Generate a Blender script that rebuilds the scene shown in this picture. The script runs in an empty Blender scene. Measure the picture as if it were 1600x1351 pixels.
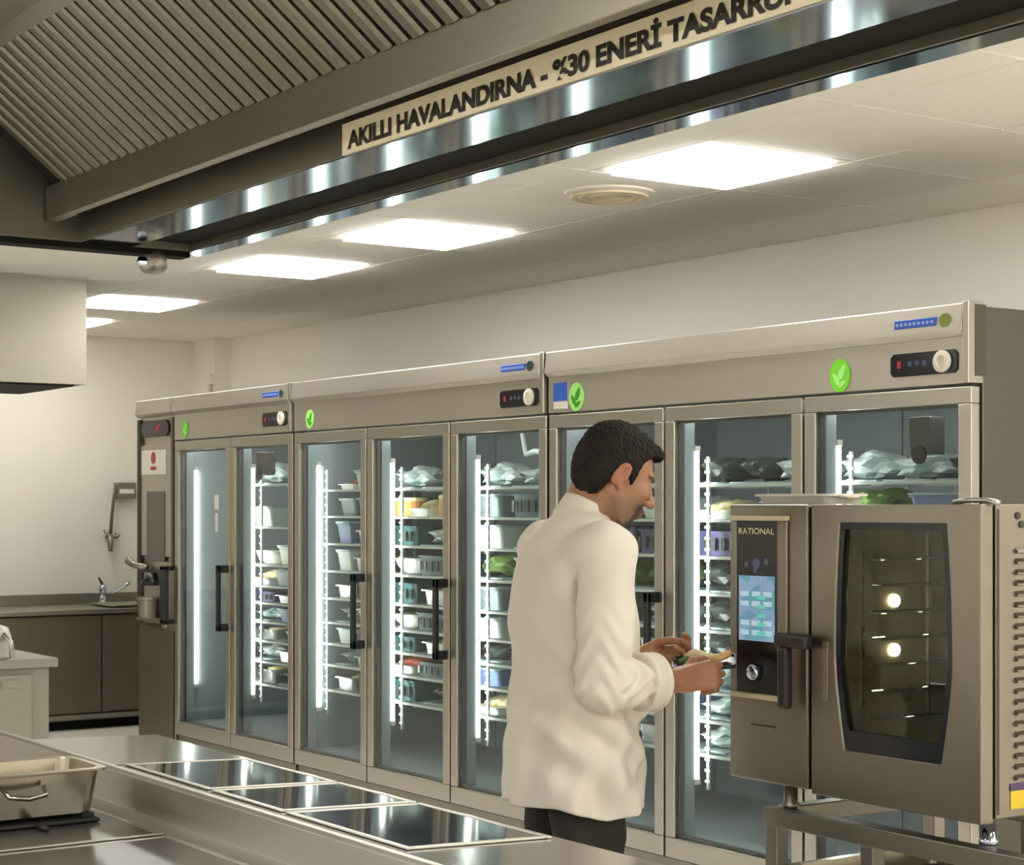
import bpy, bmesh, math, random
import numpy as np
from mathutils import Vector, Matrix, noise as mnoise

# ------------------------------------------------------------------ camera, light, exposure
sc = bpy.context.scene
col = sc.collection
PI = math.pi
YAW = math.radians(55.728)
cam_d = bpy.data.cameras.new('camera')
cam_d.sensor_fit = 'HORIZONTAL'
cam_d.sensor_width = 36.0
cam_d.lens = 36.0 * 2862.0 / 1600.0
cam_d.shift_y = (790.0 - 675.5) / 1600.0
cam_d.clip_start = 0.02
cam = bpy.data.objects.new('camera', cam_d)
cam.location = (0, 0, 1.44)
cam.rotation_euler = (PI / 2, 0, YAW)
col.objects.link(cam)
sc.camera = cam

sc.view_settings.view_transform = 'Standard'
sc.view_settings.look = 'None'
sc.view_settings.exposure = 0.70
sc.view_settings.gamma = 1.0
sc.view_settings.use_curve_mapping = False
try:
    sc.cycles.max_bounces = 10
    sc.cycles.diffuse_bounces = 8
    sc.cycles.glossy_bounces = 5
    sc.cycles.transparent_max_bounces = 24
    sc.cycles.caustics_reflective = False
    sc.cycles.sample_clamp_indirect = 4.0
except Exception:
    pass
PANEL_POWER = 17.0          # ceiling panel radiance
LED_POWER = 12.0             # fridge light strips
w = bpy.data.worlds.new('world')
sc.world = w
w.use_nodes = True
w.node_tree.nodes['Background'].inputs[0].default_value = (1, .93, .8, 1)
w.node_tree.nodes['Background'].inputs[1].default_value = 0.02

# ------------------------------------------------------------------ materials
def srgb(r, g, b):
    f = lambda c: (c / 255 / 12.92) if c / 255 <= .04045 else ((c / 255 + .055) / 1.055) ** 2.4
    return (f(r), f(g), f(b), 1)

def mat(name, c, metal=0.0, rough=0.5, var=0.0, scale=8.0, bump=0.0, stretch=(1, 1, 1), emit=None, power=0.0, spec=None, rvar=0.0, coat=0.0):
    m = bpy.data.materials.new(name)
    m.use_nodes = True
    nt = m.node_tree
    b = nt.nodes['Principled BSDF']
    if len(c) == 3:
        c = (*c, 1)
    b.inputs['Base Color'].default_value = c
    b.inputs['Metallic'].default_value = metal
    b.inputs['Roughness'].default_value = rough
    if spec is not None:
        b.inputs['Specular IOR Level'].default_value = spec
    if coat:
        b.inputs['Coat Weight'].default_value = coat
    if emit is not None:
        b.inputs['Emission Color'].default_value = (*emit[:3], 1)
        b.inputs['Emission Strength'].default_value = power
    if var or bump or rvar:
        tc = nt.nodes.new('ShaderNodeTexCoord')
        mp = nt.nodes.new('ShaderNodeMapping')
        mp.inputs['Scale'].default_value = stretch
        nz = nt.nodes.new('ShaderNodeTexNoise')
        nz.inputs['Scale'].default_value = scale
        nz.inputs['Detail'].default_value = 4
        nt.links.new(tc.outputs['Object'], mp.inputs['Vector'])
        nt.links.new(mp.outputs['Vector'], nz.inputs['Vector'])
        if var:
            mx = nt.nodes.new('ShaderNodeMix')
            mx.data_type = 'RGBA'
            mx.inputs[6].default_value = tuple(max(0, x * (1 - var)) for x in c[:3]) + (1,)
            mx.inputs[7].default_value = tuple(min(1, x * (1 + var)) for x in c[:3]) + (1,)
            nt.links.new(nz.outputs['Fac'], mx.inputs[0])
            nt.links.new(mx.outputs[2], b.inputs['Base Color'])
        if rvar:
            mr = nt.nodes.new('ShaderNodeMapRange')
            mr.inputs[3].default_value = max(.02, rough - rvar)
            mr.inputs[4].default_value = rough + rvar
            nt.links.new(nz.outputs['Fac'], mr.inputs[0])
            nt.links.new(mr.outputs[0], b.inputs['Roughness'])
        if bump:
            bp = nt.nodes.new('ShaderNodeBump')
            bp.inputs['Strength'].default_value = bump
            bp.inputs['Distance'].default_value = 0.01
            nt.links.new(nz.outputs['Fac'], bp.inputs['Height'])
            nt.links.new(bp.outputs[0], b.inputs['Normal'])
    return m

def glow(name, c, power):
    m = bpy.data.materials.new(name)
    m.use_nodes = True
    nt = m.node_tree
    nt.nodes.remove(nt.nodes['Principled BSDF'])
    e = nt.nodes.new('ShaderNodeEmission')
    e.inputs[0].default_value = (*c[:3], 1)
    e.inputs[1].default_value = power
    nt.links.new(e.outputs[0], nt.nodes['Material Output'].inputs[0])
    return m

def pane(name, tint, gloss_rough=0.01, ior=1.5):
    """thin sheet glass: see-through tint plus a fresnel reflection"""
    m = bpy.data.materials.new(name)
    m.use_nodes = True
    nt = m.node_tree
    nt.nodes.remove(nt.nodes['Principled BSDF'])
    t = nt.nodes.new('ShaderNodeBsdfTransparent')
    t.inputs[0].default_value = (*tint, 1)
    g = nt.nodes.new('ShaderNodeBsdfGlossy')
    g.inputs['Roughness'].default_value = gloss_rough
    lw = nt.nodes.new('ShaderNodeLayerWeight')
    lw.inputs['Blend'].default_value = .5
    pw = nt.nodes.new('ShaderNodeMath'); pw.operation = 'POWER'; pw.inputs[1].default_value = 5
    f = nt.nodes.new('ShaderNodeMath'); f.operation = 'MULTIPLY_ADD'
    f.inputs[1].default_value = .9; f.inputs[2].default_value = ((ior - 1) / (ior + 1)) ** 2
    nt.links.new(lw.outputs['Facing'], pw.inputs[0])
    nt.links.new(pw.outputs[0], f.inputs[0])
    mx = nt.nodes.new('ShaderNodeMixShader')
    nt.links.new(f.outputs[0], mx.inputs[0])
    nt.links.new(t.outputs[0], mx.inputs[1])
    nt.links.new(g.outputs[0], mx.inputs[2])
    nt.links.new(mx.outputs[0], nt.nodes['Material Output'].inputs[0])
    return m

M = {}
M['wall'] = mat('wall_paint', srgb(230, 226, 216), 0, .7, .02, 3, .02)
M['ceiling'] = mat('ceiling_slab', srgb(120, 116, 104), 0, .9)
M['tile'] = mat('ceiling_tile', srgb(242, 238, 228), 0, .85, .03, 40, .05)
M['floor'] = mat('floor_vinyl', srgb(235, 230, 222), 0, .35, .08, 30)
M['panel'] = glow('panel_light', (1, .97, .91), PANEL_POWER)
M['panel_far'] = glow('dimmed_panel_light', (1, .97, .91), PANEL_POWER * .5)
M['hood_fill_lamp'] = glow('hood_fill_light', (1, .97, .90), 40.0)
M['led'] = glow('led_strip', (1, 1, .92), LED_POWER)
M['white_trim'] = mat('white_trim', srgb(225, 220, 208), 0, .4)
M['steel'] = mat('brushed_steel', (.46, .435, .385), 1, .34, .05, 6, 0, (1, 1, 40), rvar=.06)
M['steel_h'] = mat('brushed_steel_long', (.56, .53, .475), 1, .40, .06, 5, 0, (.6, 20, 40), rvar=.05)
M['steel_top'] = mat('worktop_steel', (.36, .35, .335), 1, .14, .05, 4, 0, (2, 30, 2), rvar=.04)
M['cabinet_steel'] = mat('cabinet_steel', (.15, .142, .125), 1, .45, .05, 6, 0, (1, 1, 30))
M['steel_dark'] = mat('dull_steel', (.30, .28, .25), 1, .42, .06, 6, 0, (1, 1, 20))
M['hood_steel'] = mat('hood_steel', (.33, .305, .25), 1, .38, .06, 5, 0, (.6, 20, 30))
M['slat'] = mat('slat_steel', (.24, .22, .175), 1, .45, .12, 60, .1)
M['chrome'] = mat('polished_flange', (.54, .60, .70), 1, .08, .05, 3, 0, (1.5, 1, 1))
M['black_metal'] = mat('dark_skirt', srgb(22, 19, 13), 0, .9, spec=.2)
M['plenum'] = mat('plenum_black', srgb(28, 24, 18), 0, .8)
M['sign'] = mat('sign_board', srgb(226, 216, 186), 0, .5)
M['ink'] = mat('sign_ink', srgb(32, 27, 20), 0, .6)
M['frame'] = mat('door_frame', (.48, .46, .41), 1, .36, .04, 6, 0, (1, 1, 30))
M['liner'] = mat('fridge_liner', srgb(152, 162, 170), 0, .45, .03, 5)
M['seam'] = mat('dark_gasket', srgb(60, 54, 44), 0, .6)
M['handle'] = mat('black_plastic', srgb(22, 25, 26), 0, .35)
M['wire'] = mat('white_wire', srgb(196, 204, 202), 0, .35)
M['glass'] = pane('door_glass', (.93, .97, .955))
M['oven_glass'] = pane('oven_glass', (.74, .72, .62), .02, 1.55)
M['display'] = mat('display_black', srgb(22, 20, 26), 0, .15)
M['red_led'] = glow('red_digits', (.40, .05, .06), .6)
M['dim_led'] = glow('grey_digits', (.10, .11, .15), .5)
M['knob'] = mat('pale_knob', srgb(228, 224, 212), 0, .35)
M['badge_blue'] = mat('badge_blue', srgb(48, 88, 190), 0, .4)
M['badge_pale'] = mat('badge_pale', srgb(150, 175, 225), 0, .4)
M['badge_green'] = mat('badge_green', srgb(120, 130, 60), 0, .4)
M['badge_dark'] = mat('badge_dark', srgb(40, 62, 60), 0, .4)
M['leaf_disc'] = mat('leaf_disc', srgb(170, 240, 130), 0, .4)
M['leaf_mark'] = mat('leaf_mark', srgb(60, 150, 30), 0, .4)
M['leaf_lime'] = mat('leaf_lime', srgb(120, 215, 50), 0, .4)
M['label_white'] = mat('label_white', srgb(222, 222, 216), 0, .5)
M['label_blue'] = mat('label_blue', srgb(40, 90, 190), 0, .5)
M['label_red'] = mat('label_red', srgb(170, 60, 50), 0, .5)
M['grey_panel'] = mat('grey_panel', srgb(88, 84, 84), 0, .3)
M['dark_panel'] = mat('brown_panel', (.16, .135, .105), .6, .4, .05, 5)
M['hob'] = mat('hob_glass', srgb(24, 23, 32), 0, .06, coat=.3)
M['hob_grey'] = mat('hob_grey', srgb(58, 55, 54), 0, .22)
M['cast'] = mat('cast_iron', srgb(26, 23, 20), .2, .6)
M['pan_steel'] = mat('pan_steel', (.34, .31, .24), 1, .22, .08, 9)
M['oven_steel'] = mat('oven_steel', (.255, .232, .196), 1, .36, .05, 5, 0, (30, 1, 1), rvar=.05)
M['oven_cav'] = mat('oven_cavity', (.60, .59, .50), .8, .4, .1, 6)
M['oven_dark'] = mat('oven_window_band', srgb(20, 24, 32), 0, .15)
M['oven_handle'] = mat('oven_handle', srgb(38, 33, 34), 0, .4)
M['screen'] = None
M['warm_glow'] = glow('oven_glow', (1, .9, .6), 9.0)
M['yellow'] = mat('warning_yellow', srgb(210, 180, 40), 0, .5)
M['violet'] = mat('label_violet', srgb(70, 50, 90), 0, .5)
M['white_plastic'] = mat('white_plastic', srgb(206, 201, 188), 0, .4)
M['tray_white'] = mat('tray_white', srgb(238, 232, 218), 0, .35)
M['cabinet_white'] = mat('cabinet_white', srgb(150, 145, 132), 0, .45)
M['hood_end'] = mat('hood_end_steel', (.15, .14, .115), 1, .45, .06, 6)
M['rubber'] = mat('rubber', srgb(20, 20, 20), 0, .7)
M['cream'] = mat('cream_metal', srgb(205, 195, 165), 0, .45)

# screen of the oven: a lit display with soft blocks of colour
def screen_mat():
    m = bpy.data.materials.new('lit_screen')
    m.use_nodes = True
    nt = m.node_tree
    nt.nodes.remove(nt.nodes['Principled BSDF'])
    e = nt.nodes.new('ShaderNodeEmission')
    tc = nt.nodes.new('ShaderNodeTexCoord')
    vo = nt.nodes.new('ShaderNodeTexVoronoi')
    vo.inputs['Scale'].default_value = 34
    rp = nt.nodes.new('ShaderNodeValToRGB')
    el = rp.color_ramp.elements
    el[0].color = (.20, .33, .46, 1)
    el[1].color = (.32, .52, .64, 1)
    a = el.new(.35); a.color = (.16, .42, .44, 1)
    a = el.new(.6); a.color = (.30, .40, .58, 1)
    nt.links.new(tc.outputs['Object'], vo.inputs['Vector'])
    nt.links.new(vo.outputs['Color'], rp.inputs[0])
    nt.links.new(rp.outputs[0], e.inputs[0])
    e.inputs[1].default_value = .5
    nt.links.new(e.outputs[0], nt.nodes['Material Output'].inputs[0])
    return m
M['screen'] = screen_mat()

# ------------------------------------------------------------------ object helpers
ORG = {}
def tag(o, label=None, cat=None, group=None, kind=None):
    if label: o['label'] = label
    if cat: o['category'] = cat
    if group: o['group'] = group
    if kind: o['kind'] = kind
    return o

def thing(name, loc, label, cat, group=None, rotz=0.0):
    o = bpy.data.objects.new(name, None)
    o.empty_display_size = .1
    o.location = loc
    o.rotation_euler = (0, 0, rotz)
    col.objects.link(o)
    ORG[o] = Vector(loc)
    return tag(o, label, cat, group)

class MB:
    """collects simple solids, then links them as one mesh object"""
    def __init__(s):
        s.v, s.f = [], []
    def add(s, vs, fs):
        n = len(s.v)
        s.v += [tuple(p) for p in vs]
        s.f += [tuple(i + n for i in f) for f in fs]
        return s
    def box(s, x0, x1, y0, y1, z0, z1):
        return s.add([(x0, y0, z0), (x1, y0, z0), (x1, y1, z0), (x0, y1, z0), (x0, y0, z1), (x1, y0, z1), (x1, y1, z1), (x0, y1, z1)],
                     [(3, 2, 1, 0), (4, 5, 6, 7), (0, 1, 5, 4), (1, 2, 6, 5), (2, 3, 7, 6), (3, 0, 4, 7)])
    def prism(s, poly, axis, a, b):
        """extrude a 2-D outline: axis 'x' -> outline in (y,z), 'y' -> (x,z), 'z' -> (x,y)"""
        n = len(poly)
        def P(p, t):
            return (t, p[0], p[1]) if axis == 'x' else (p[0], t, p[1]) if axis == 'y' else (p[0], p[1], t)
        vs = [P(p, a) for p in poly] + [P(p, b) for p in poly]
        fs = [tuple(range(n))[::-1], tuple(range(n, 2 * n))] + [(i, (i + 1) % n, n + (i + 1) % n, n + i) for i in range(n)]
        return s.add(vs, fs)
    def tube(s, pts, r, n=10, caps=True):
        pts = [Vector(p) for p in pts]
        rs = r if isinstance(r, (list, tuple)) else [r] * len(pts)
        base = len(s.v)
        ref = None
        rings = []
        for i, p in enumerate(pts):
            d = (pts[min(i + 1, len(pts) - 1)] - pts[max(i - 1, 0)])
            d.normalize()
            if ref is None:
                ref = Vector((0, 0, 1)) if abs(d.z) < .9 else Vector((1, 0, 0))
            u = ref - d * ref.dot(d)
            u.normalize()
            ref = u
            v = d.cross(u)
            rings.append([tuple(p + (u * math.cos(2 * PI * k / n) + v * math.sin(2 * PI * k / n)) * rs[i]) for k in range(n)])
        vs = [q for ring in rings for q in ring]
        fs = []
        for i in range(len(pts) - 1):
            for k in range(n):
                a, b = i * n + k, i * n + (k + 1) % n
                fs.append((a, b, b + n, a + n))
        if caps:
            fs.append(tuple(range(n))[::-1])
            fs.append(tuple(range((len(pts) - 1) * n, len(pts) * n)))
        return s.add(vs, fs)
    def lathe(s, prof, c=(0, 0, 0), n=20, axis='z', caps=True):
        vs, fs = [], []
        for r, h in prof:
            for k in range(n):
                a = 2 * PI * k / n
                q = (r * math.cos(a), r * math.sin(a), h)
                if axis == 'y': q = (q[0], q[2], q[1])
                if axis == 'x': q = (q[2], q[0], q[1])
                vs.append((q[0] + c[0], q[1] + c[1], q[2] + c[2]))
        for i in range(len(prof) - 1):
            for k in range(n):
                a, b = i * n + k, i * n + (k + 1) % n
                fs.append((a, b, b + n, a + n))
        if caps and prof[0][0] > 1e-4: fs.append(tuple(range(n))[::-1])
        if caps and prof[-1][0] > 1e-4: fs.append(tuple(range((len(prof) - 1) * n, len(prof) * n)))
        return s.add(vs, fs)
    def build(s, name, material, parent=None, bev=0.0, smooth=False, loc=None, seg=2):
        me = bpy.data.meshes.new(name)
        o0 = ORG.get(parent, Vector((0, 0, 0))) if parent is not None else Vector((0, 0, 0))
        if loc is not None and parent is None: o0 = Vector(loc)
        me.from_pydata([(x - o0.x, y - o0.y, z - o0.z) for x, y, z in s.v], [], s.f)
        bm = bmesh.new(); bm.from_mesh(me)
        bmesh.ops.recalc_face_normals(bm, faces=bm.faces)
        bm.to_mesh(me); bm.free()
        me.materials.append(material)
        if smooth:
            me.polygons.foreach_set('use_smooth', [True] * len(me.polygons))
        o = bpy.data.objects.new(name, me)
        col.objects.link(o)
        if parent is not None:
            o.parent = parent
            ORG[o] = o0
        else:
            if loc is not None: o.location = loc
            ORG[o] = Vector(loc) if loc is not None else Vector((0, 0, 0))
        if bev:
            b = o.modifiers.new('bevel', 'BEVEL')
            b.width = bev; b.segments = seg; b.limit_method = 'ANGLE'; b.angle_limit = math.radians(35)
        return o

def copy_tree(root, loc, rotz=0.0):
    r = root.copy(); col.objects.link(r)
    r.location = loc; r.rotation_euler = (0, 0, rotz)
    for ch in list(root.children):
        c = ch.copy(); col.objects.link(c); c.parent = r
        for g in list(ch.children):
            d = g.copy(); col.objects.link(d); d.parent = c
    return r

def struct(mb, name, m, **k):
    return tag(mb.build(name, m, **k), kind='structure')

def text_mesh(name, body, material, parent, width, height, origin, xdir, up, depth=.0012, bold=0.0):
    """flat lettering: starts at origin, runs along xdir, letters stand along up"""
    cu = bpy.data.curves.new(name, 'FONT')
    cu.body = body
    cu.extrude = 0
    cu.offset = bold
    ob = bpy.data.objects.new(name, cu)
    col.objects.link(ob)
    dg = bpy.context.evaluated_depsgraph_get()
    me = bpy.data.meshes.new_from_object(ob.evaluated_get(dg))
    bpy.data.objects.remove(ob)
    vs = [v.co.copy() for v in me.vertices]
    x0, x1 = min(v.x for v in vs), max(v.x for v in vs)
    y0, y1 = min(v.y for v in vs), max(v.y for v in vs)
    o0 = ORG[parent]
    X, Uv = Vector(xdir), Vector(up)
    for v, c in zip(me.vertices, vs):
        v.co = Vector(origin) - o0 + X * ((c.x - x0) / (x1 - x0) * width) + Uv * ((c.y - y0) / (y1 - y0) * height)
    me.materials.clear(); me.materials.append(material)
    o = bpy.data.objects.new(name, me)
    col.objects.link(o); o.parent = parent; ORG[o] = o0
    return o
# ------------------------------------------------------------------ room shell
RX0, RX1, RY0, RY1, CZ = -11.97, 2.6, -2.6, 5.55, 2.60
struct(MB().box(RX0 - .2, RX1 + .2, RY0 - .2, RY1 + .2, -.1, 0), 'floor', M['floor'])
ceil = struct(MB().box(RX0 - .2, RX1 + .2, RY0 - .2, RY1 + .2, CZ + .015, CZ + .12), 'ceiling', M['ceiling'])
struct(MB().box(RX0 - .15, RX1 + .15, RY1, RY1 + .15, 0, CZ + .012), 'wall_back', M['wall'])
struct(MB().box(RX0 - .15, RX0, RY0, RY1, 0, CZ + .012), 'wall_left', M['wall'])
struct(MB().box(RX1, RX1 + .15, RY0, RY1, 0, CZ + .012), 'wall_right', M['wall'])
struct(MB().box(RX0 - .15, RX1 + .15, RY0 - .15, RY0, 0, CZ + .012), 'wall_front', M['wall'])
# corner column and the pipe beside it
struct(MB().box(RX0, -11.62, 5.43, RY1, 0, CZ + .012), 'trim_1', M['wall'])
pp = thing('wall_pipe', (-11.66, 5.40, 0), 'thin pale pipe climbing the corner column behind the far end of the fridges', 'pipe')
MB().tube([(-11.66, 5.412, .0), (-11.66, 5.412, 2.28)], .014, 10).build('pipe_run', M['white_trim'], pp, smooth=True)
MB().box(-11.69, -11.63, 5.398, 5.43, 2.28, 2.35).build('junction_box', M['white_trim'], pp, .004)

MOD = .635
light_cols = {0, -3, -5, -8, -10}
extra_cols = {3}  # unseen panel added to brighten the right of the room
tile_me = None
for i in range(-11, 4):
    cx = -4.77 + MOD * i
    for (cy, hy) in ((2.205, .3155), (2.84, .3155), (3.475, .3155), (4.11, .3155), (4.745, .3155), (5.307, .2405)):
        if cy == 4.11 and (i in light_cols or i in extra_cols):
            continue
        x0, x1 = max(cx - .3155, RX0 + .003), cx + .3155
        if x1 < RX0 + .05: continue
        full = hy > .3 and x0 == cx - .3155
        if full and tile_me is not None:
            o = bpy.data.objects.new('ceiling_tile', tile_me)
            col.objects.link(o); o.parent = ceil; o.location = (cx, cy, CZ)
        else:
            m_ = MB().prism([(x0 - cx, -hy), (x1 - cx, -hy), (x1 - cx, hy), (x0 - cx, hy)], 'z', 0, .015)
            # chamfered lower edge: tegular tile
            o = m_.build('ceiling_tile', M['tile'], ceil, .004, seg=1)
            o.location = (cx, cy, CZ)
            if full: tile_me = o.data
for ob in list(ceil.children):
    if ob.name.startswith('ceiling_tile') and not ob.modifiers:
        b = ob.modifiers.new('bevel', 'BEVEL'); b.width = .004; b.segments = 1; b.limit_method = 'ANGLE'

LW, LD = .268, .261
def make_light(loc, label, group=None):
    t = thing('ceiling_light', loc, label, 'light', group)
    x, y, z = loc
    f = MB()
    for (a, b, c, d) in ((-.3155, .3155, -.3155, -LD), (-.3155, .3155, LD, .3155), (-.3155, -LW, -LD, LD), (LW, .3155, -LD, LD)):
        f.box(x + a, x + b, y + c, y + d, z, z + .014)
    f.build('frame', M['white_trim'], t)
    MB().box(x - LW, x + LW, y - LD, y + LD, z - .018, z + .012).build('diffuser', M['panel'], t)
    return t
ords = {0: 'largest square ceiling light panel, nearest, right of the round vent',
        -3: 'second nearest square ceiling light panel, left of the round vent',
        -5: 'third square ceiling light panel, above the middle of the fridges',
        -8: 'fourth square ceiling light panel, right beside the hanging steel canopy',
        -10: 'farthest ceiling light panel, mostly hidden behind the hanging steel canopy'}
L0 = None
for i in sorted(light_cols | extra_cols, reverse=True):
    p = (-4.77 + MOD * i, 4.11, CZ)
    lab = ords.get(i, 'square ceiling light panel added out of view to the right of the nearest one')
    if L0 is None: L0 = make_light(p, lab, 'ceiling light panels'); o = L0
    else:
        o = copy_tree(L0, p); o['label'] = lab
        if i < -6:      # the two farthest panels are dimmed to hold down the end wall's brightness
            for c_ in o.children:
                if c_.name.startswith('diffuser'):
                    c_.data = c_.data.copy(); c_.data.materials[0] = M['panel_far']
for k, (x, y) in enumerate([(-8.6 + 1.27 * q, -1.5) for q in range(9)] + [(1.75, .4), (1.75, 1.7), (1.75, 3.0), (.48, 3.0), (-.8, 3.0), (1.75, 4.9), (.48, 4.9), (-.8, 4.9)]):  # unseen panels added to raise the ambient light
    o = copy_tree(L0, (x, y, CZ))
    nth = ['first', 'second', 'third', 'fourth', 'fifth', 'sixth', 'seventh', 'eighth', 'ninth']
    o['label'] = f'square ceiling light panel, {nth[k]} from the left in the added row behind the camera' if y < 0 else f'square ceiling light panel, {nth[k - 9]} of those added out of view right of the camera'

for k, x in enumerate((-3.1, -1.5, -.1)):  # unseen lamps added to brighten the filters, sign and man
    hl_ = thing('hood_fill_lamp', (x, .35, 2.45), ['left', 'middle', 'right'][k] + ' flat lamp of three added out of view inside the hood', 'lamp', 'added lamps inside the hood')
    MB().box(x - .26, x + .26, .25, .45, 2.445, 2.4545).build('fill_lamp_housing', M['white_trim'], hl_, .004)
    MB().box(x - .24, x + .24, .27, .43, 2.441, 2.445).build('fill_lamp_lens', M['hood_fill_lamp'], hl_)
v = thing('ceiling_vent', (-5.405, 4.12, CZ), 'round pale ceiling vent left of the largest light panel', 'vent')
MB().lathe([(.004, CZ - .012), (.13, CZ - .016), (.165, CZ - .006), (.17, CZ)], (-5.405, 4.12, 0), 28).build('vent_ring', M['white_trim'], v)
for r in (.06, .10, .135):
    MB().lathe([(r - .008, CZ - .022), (r + .008, CZ - .022), (r + .012, CZ - .014), (r - .012, CZ - .014), (r - .008, CZ - .022)], (-5.405, 4.12, 0), 28, caps=False).build('vent_fin', M['cream'], v)

# ------------------------------------------------------------------ hanging canopy on the far left
cp = thing('wall_canopy', (-9.4, 3.0, 2.06), 'pale steel box canopy hanging from the ceiling at far left', 'canopy')
MB().box(-9.85, -8.952, 2.45, 3.471, 2.058, 2.075).box(-9.85, -8.952, 3.45, 3.471, 2.075, CZ).box(-8.972, -8.952, 2.45, 3.45, 2.075, CZ).box(-9.85, -8.972, 2.45, 2.47, 2.075, CZ).box(-9.85, -9.83, 2.47, 3.45, 2.075, CZ).build('casing', mat('canopy_steel', (.27, .25, .21), 1, .42, .04, 5), cp)
MB().box(-9.8, -9.0, 2.5, 3.42, 2.050, 2.058).build('filter_panel', M['plenum'], cp)
MB().box(-8.95, -8.945, 2.45, 3.471, 2.59, 2.60).build('top_trim', M['steel_dark'], cp)

# ------------------------------------------------------------------ extraction hood over the island
HX0, HX1 = -4.40, .8
hd = thing('extraction_hood', (-1.8, .8, 2.05), 'long stainless extraction hood with slatted filters and lettered front skirt', 'hood')
HYO = 2.045     # outer edge of the front skirt
MB().box(HX0 - .01, HX1, 1.69, 1.826, 2.102, 2.50).box(HX0 - .01, HX1, 1.826, 1.987, 2.124, 2.50).box(HX0 - .06, HX1, 1.987, HYO, 2.102, 2.50).build('front_skirt', M['hood_steel'], hd, .001)
MB().box(HX0 - .01, HX1, 1.691, 1.825, 2.0985, 2.102).build('chrome_flange', M['chrome'], hd)
MB().box(HX0 - .01, HX1, 1.8262, 1.984, 2.120, 2.124).build('dark_channel', M['black_metal'], hd)
MB().box(HX0 - .06, HX1, 1.988, HYO, 2.0985, 2.102).build('outer_flange', M['chrome'], hd)
MB().box(HX0 - .06, HX0, -.30, HYO, 2.10, 2.50).build('end_panel', M['hood_end'], hd, .002)
MB().box(HX0 - .065, HX0 - .005, -.30, 1.99, 2.085, 2.10).build('end_flange', M['black_metal'], hd, .002)
MB().box(HX0, HX1, -.30, -.26, 2.05, 2.50).build('rear_skirt', M['steel_dark'], hd)
MB().box(HX0 - .06, HX1, -.30, HYO, 2.50, 2.56).build('hood_roof', M['plenum'], hd)
MB().box(HX1 - .04, HX1, -.26, 1.69, 2.05, 2.50).build('end_panel', M['steel_dark'], hd)
# gutter below the filters
MB().prism([(1.60, 2.145), (1.625, 2.145), (1.625, 2.25), (1.60, 2.227)], 'x', -4.26, HX1 - .05).build('gutter', M['hood_steel'], hd, .002)
MB().prism([(1.598, 2.145), (1.63, 2.145), (1.63, 2.23), (1.598, 2.227)], 'x', HX0 + .005, -4.262).build('gutter_end', M['steel_dark'], hd)
# filter bank: black plenum sheet with slats proud of it, rising toward the ridge
S = Vector((0, -.7809, .6247)); N = Vector((0, -.6247, -.7809))
A0 = Vector((0, 1.60, 2.228)); LEN = .345
def fp(x, t, n):
    q = A0 + S * t + N * n
    return (x, q.y, q.z)
b = MB()
b.add([fp(HX0, -.02, -.02), fp(HX1 - .05, -.02, -.02), fp(HX1 - .05, LEN + .02, -.02), fp(HX0, LEN + .02, -.02),
       fp(HX0, -.02, -.03), fp(HX1 - .05, -.02, -.03), fp(HX1 - .05, LEN + .02, -.03), fp(HX0, LEN + .02, -.03)],
      [(0, 1, 2, 3), (7, 6, 5, 4), (0, 4, 5, 1), (1, 5, 6, 2), (2, 6, 7, 3), (3, 7, 4, 0)])
b.build('filter_backing', M['plenum'], hd)
b = MB()
b.prism([(A0 + S * LEN + N * .006)[1:], (A0 + S * (LEN + .06) + N * .006)[1:], (A0 + S * (LEN + .06) - N * .02)[1:], (A0 + S * LEN - N * .02)[1:]], 'x', HX0, HX1 - .05)
b.build('filter_top_rail', M['steel_dark'], hd)
b = MB().prism([(1.29, 2.455), (1.29, 2.475), (-.26, 2.475), (-.26, 2.455)], 'x', HX0, HX1 - .05)
b.build('inner_ceiling', M['steel_dark'], hd)
# left end rail of the filter frame
sl = MB()
prof = [(-.019, -.012), (-.019, -.002), (-.012, .004), (.012, .004), (.019, -.002), (.019, -.012)]
nn = len(prof)
vs = [fp(px, 0, pn) for px, pn in prof] + [fp(px, LEN, pn) for px, pn in prof]
sl.add(vs, [tuple(range(nn))[::-1], tuple(range(nn, 2 * nn))] + [(i, (i + 1) % nn, nn + (i + 1) % nn, nn + i) for i in range(nn)])
s0 = sl.build('filter_slat', M['slat'], hd)
base_x = -4.27
s0.location.x = base_x
for k in range(1, 92):
    o = bpy.data.objects.new('filter_slat', s0.data)
    col.objects.link(o); o.parent = hd
    o.location.x = base_x + .053 * k
dc = MB().lathe([(.03, 2.062), (.036, 2.05), (.036, 2.022), (.028, 2.008), (.012, 2.004)], (-4.435, 1.90, .035), 16).build('drain_cup', M['steel_dark'], hd, smooth=True)
MB().lathe([(.004, -.01), (.012, -.006), (.012, .012)], (-4.42, 1.86, 2.067), 10, 'y').build('drain_tap', M['chrome'], dc)
sg = MB().box(-3.045, -.9, 1.686, 1.690, 2.102, 2.161).build('sign_panel', M['sign'], hd, 0)
sg['label'] = 'cream lettered panel along the hood'
text_mesh('lettering', 'AKILLI HAVALANDIRNA - %30 ENER\u0130 TASARRUF', M['ink'], sg, 1.225, .045, (-3.022, 1.6845, 2.1095), (1, 0, 0), (0, 0, 1), bold=.045)
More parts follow.
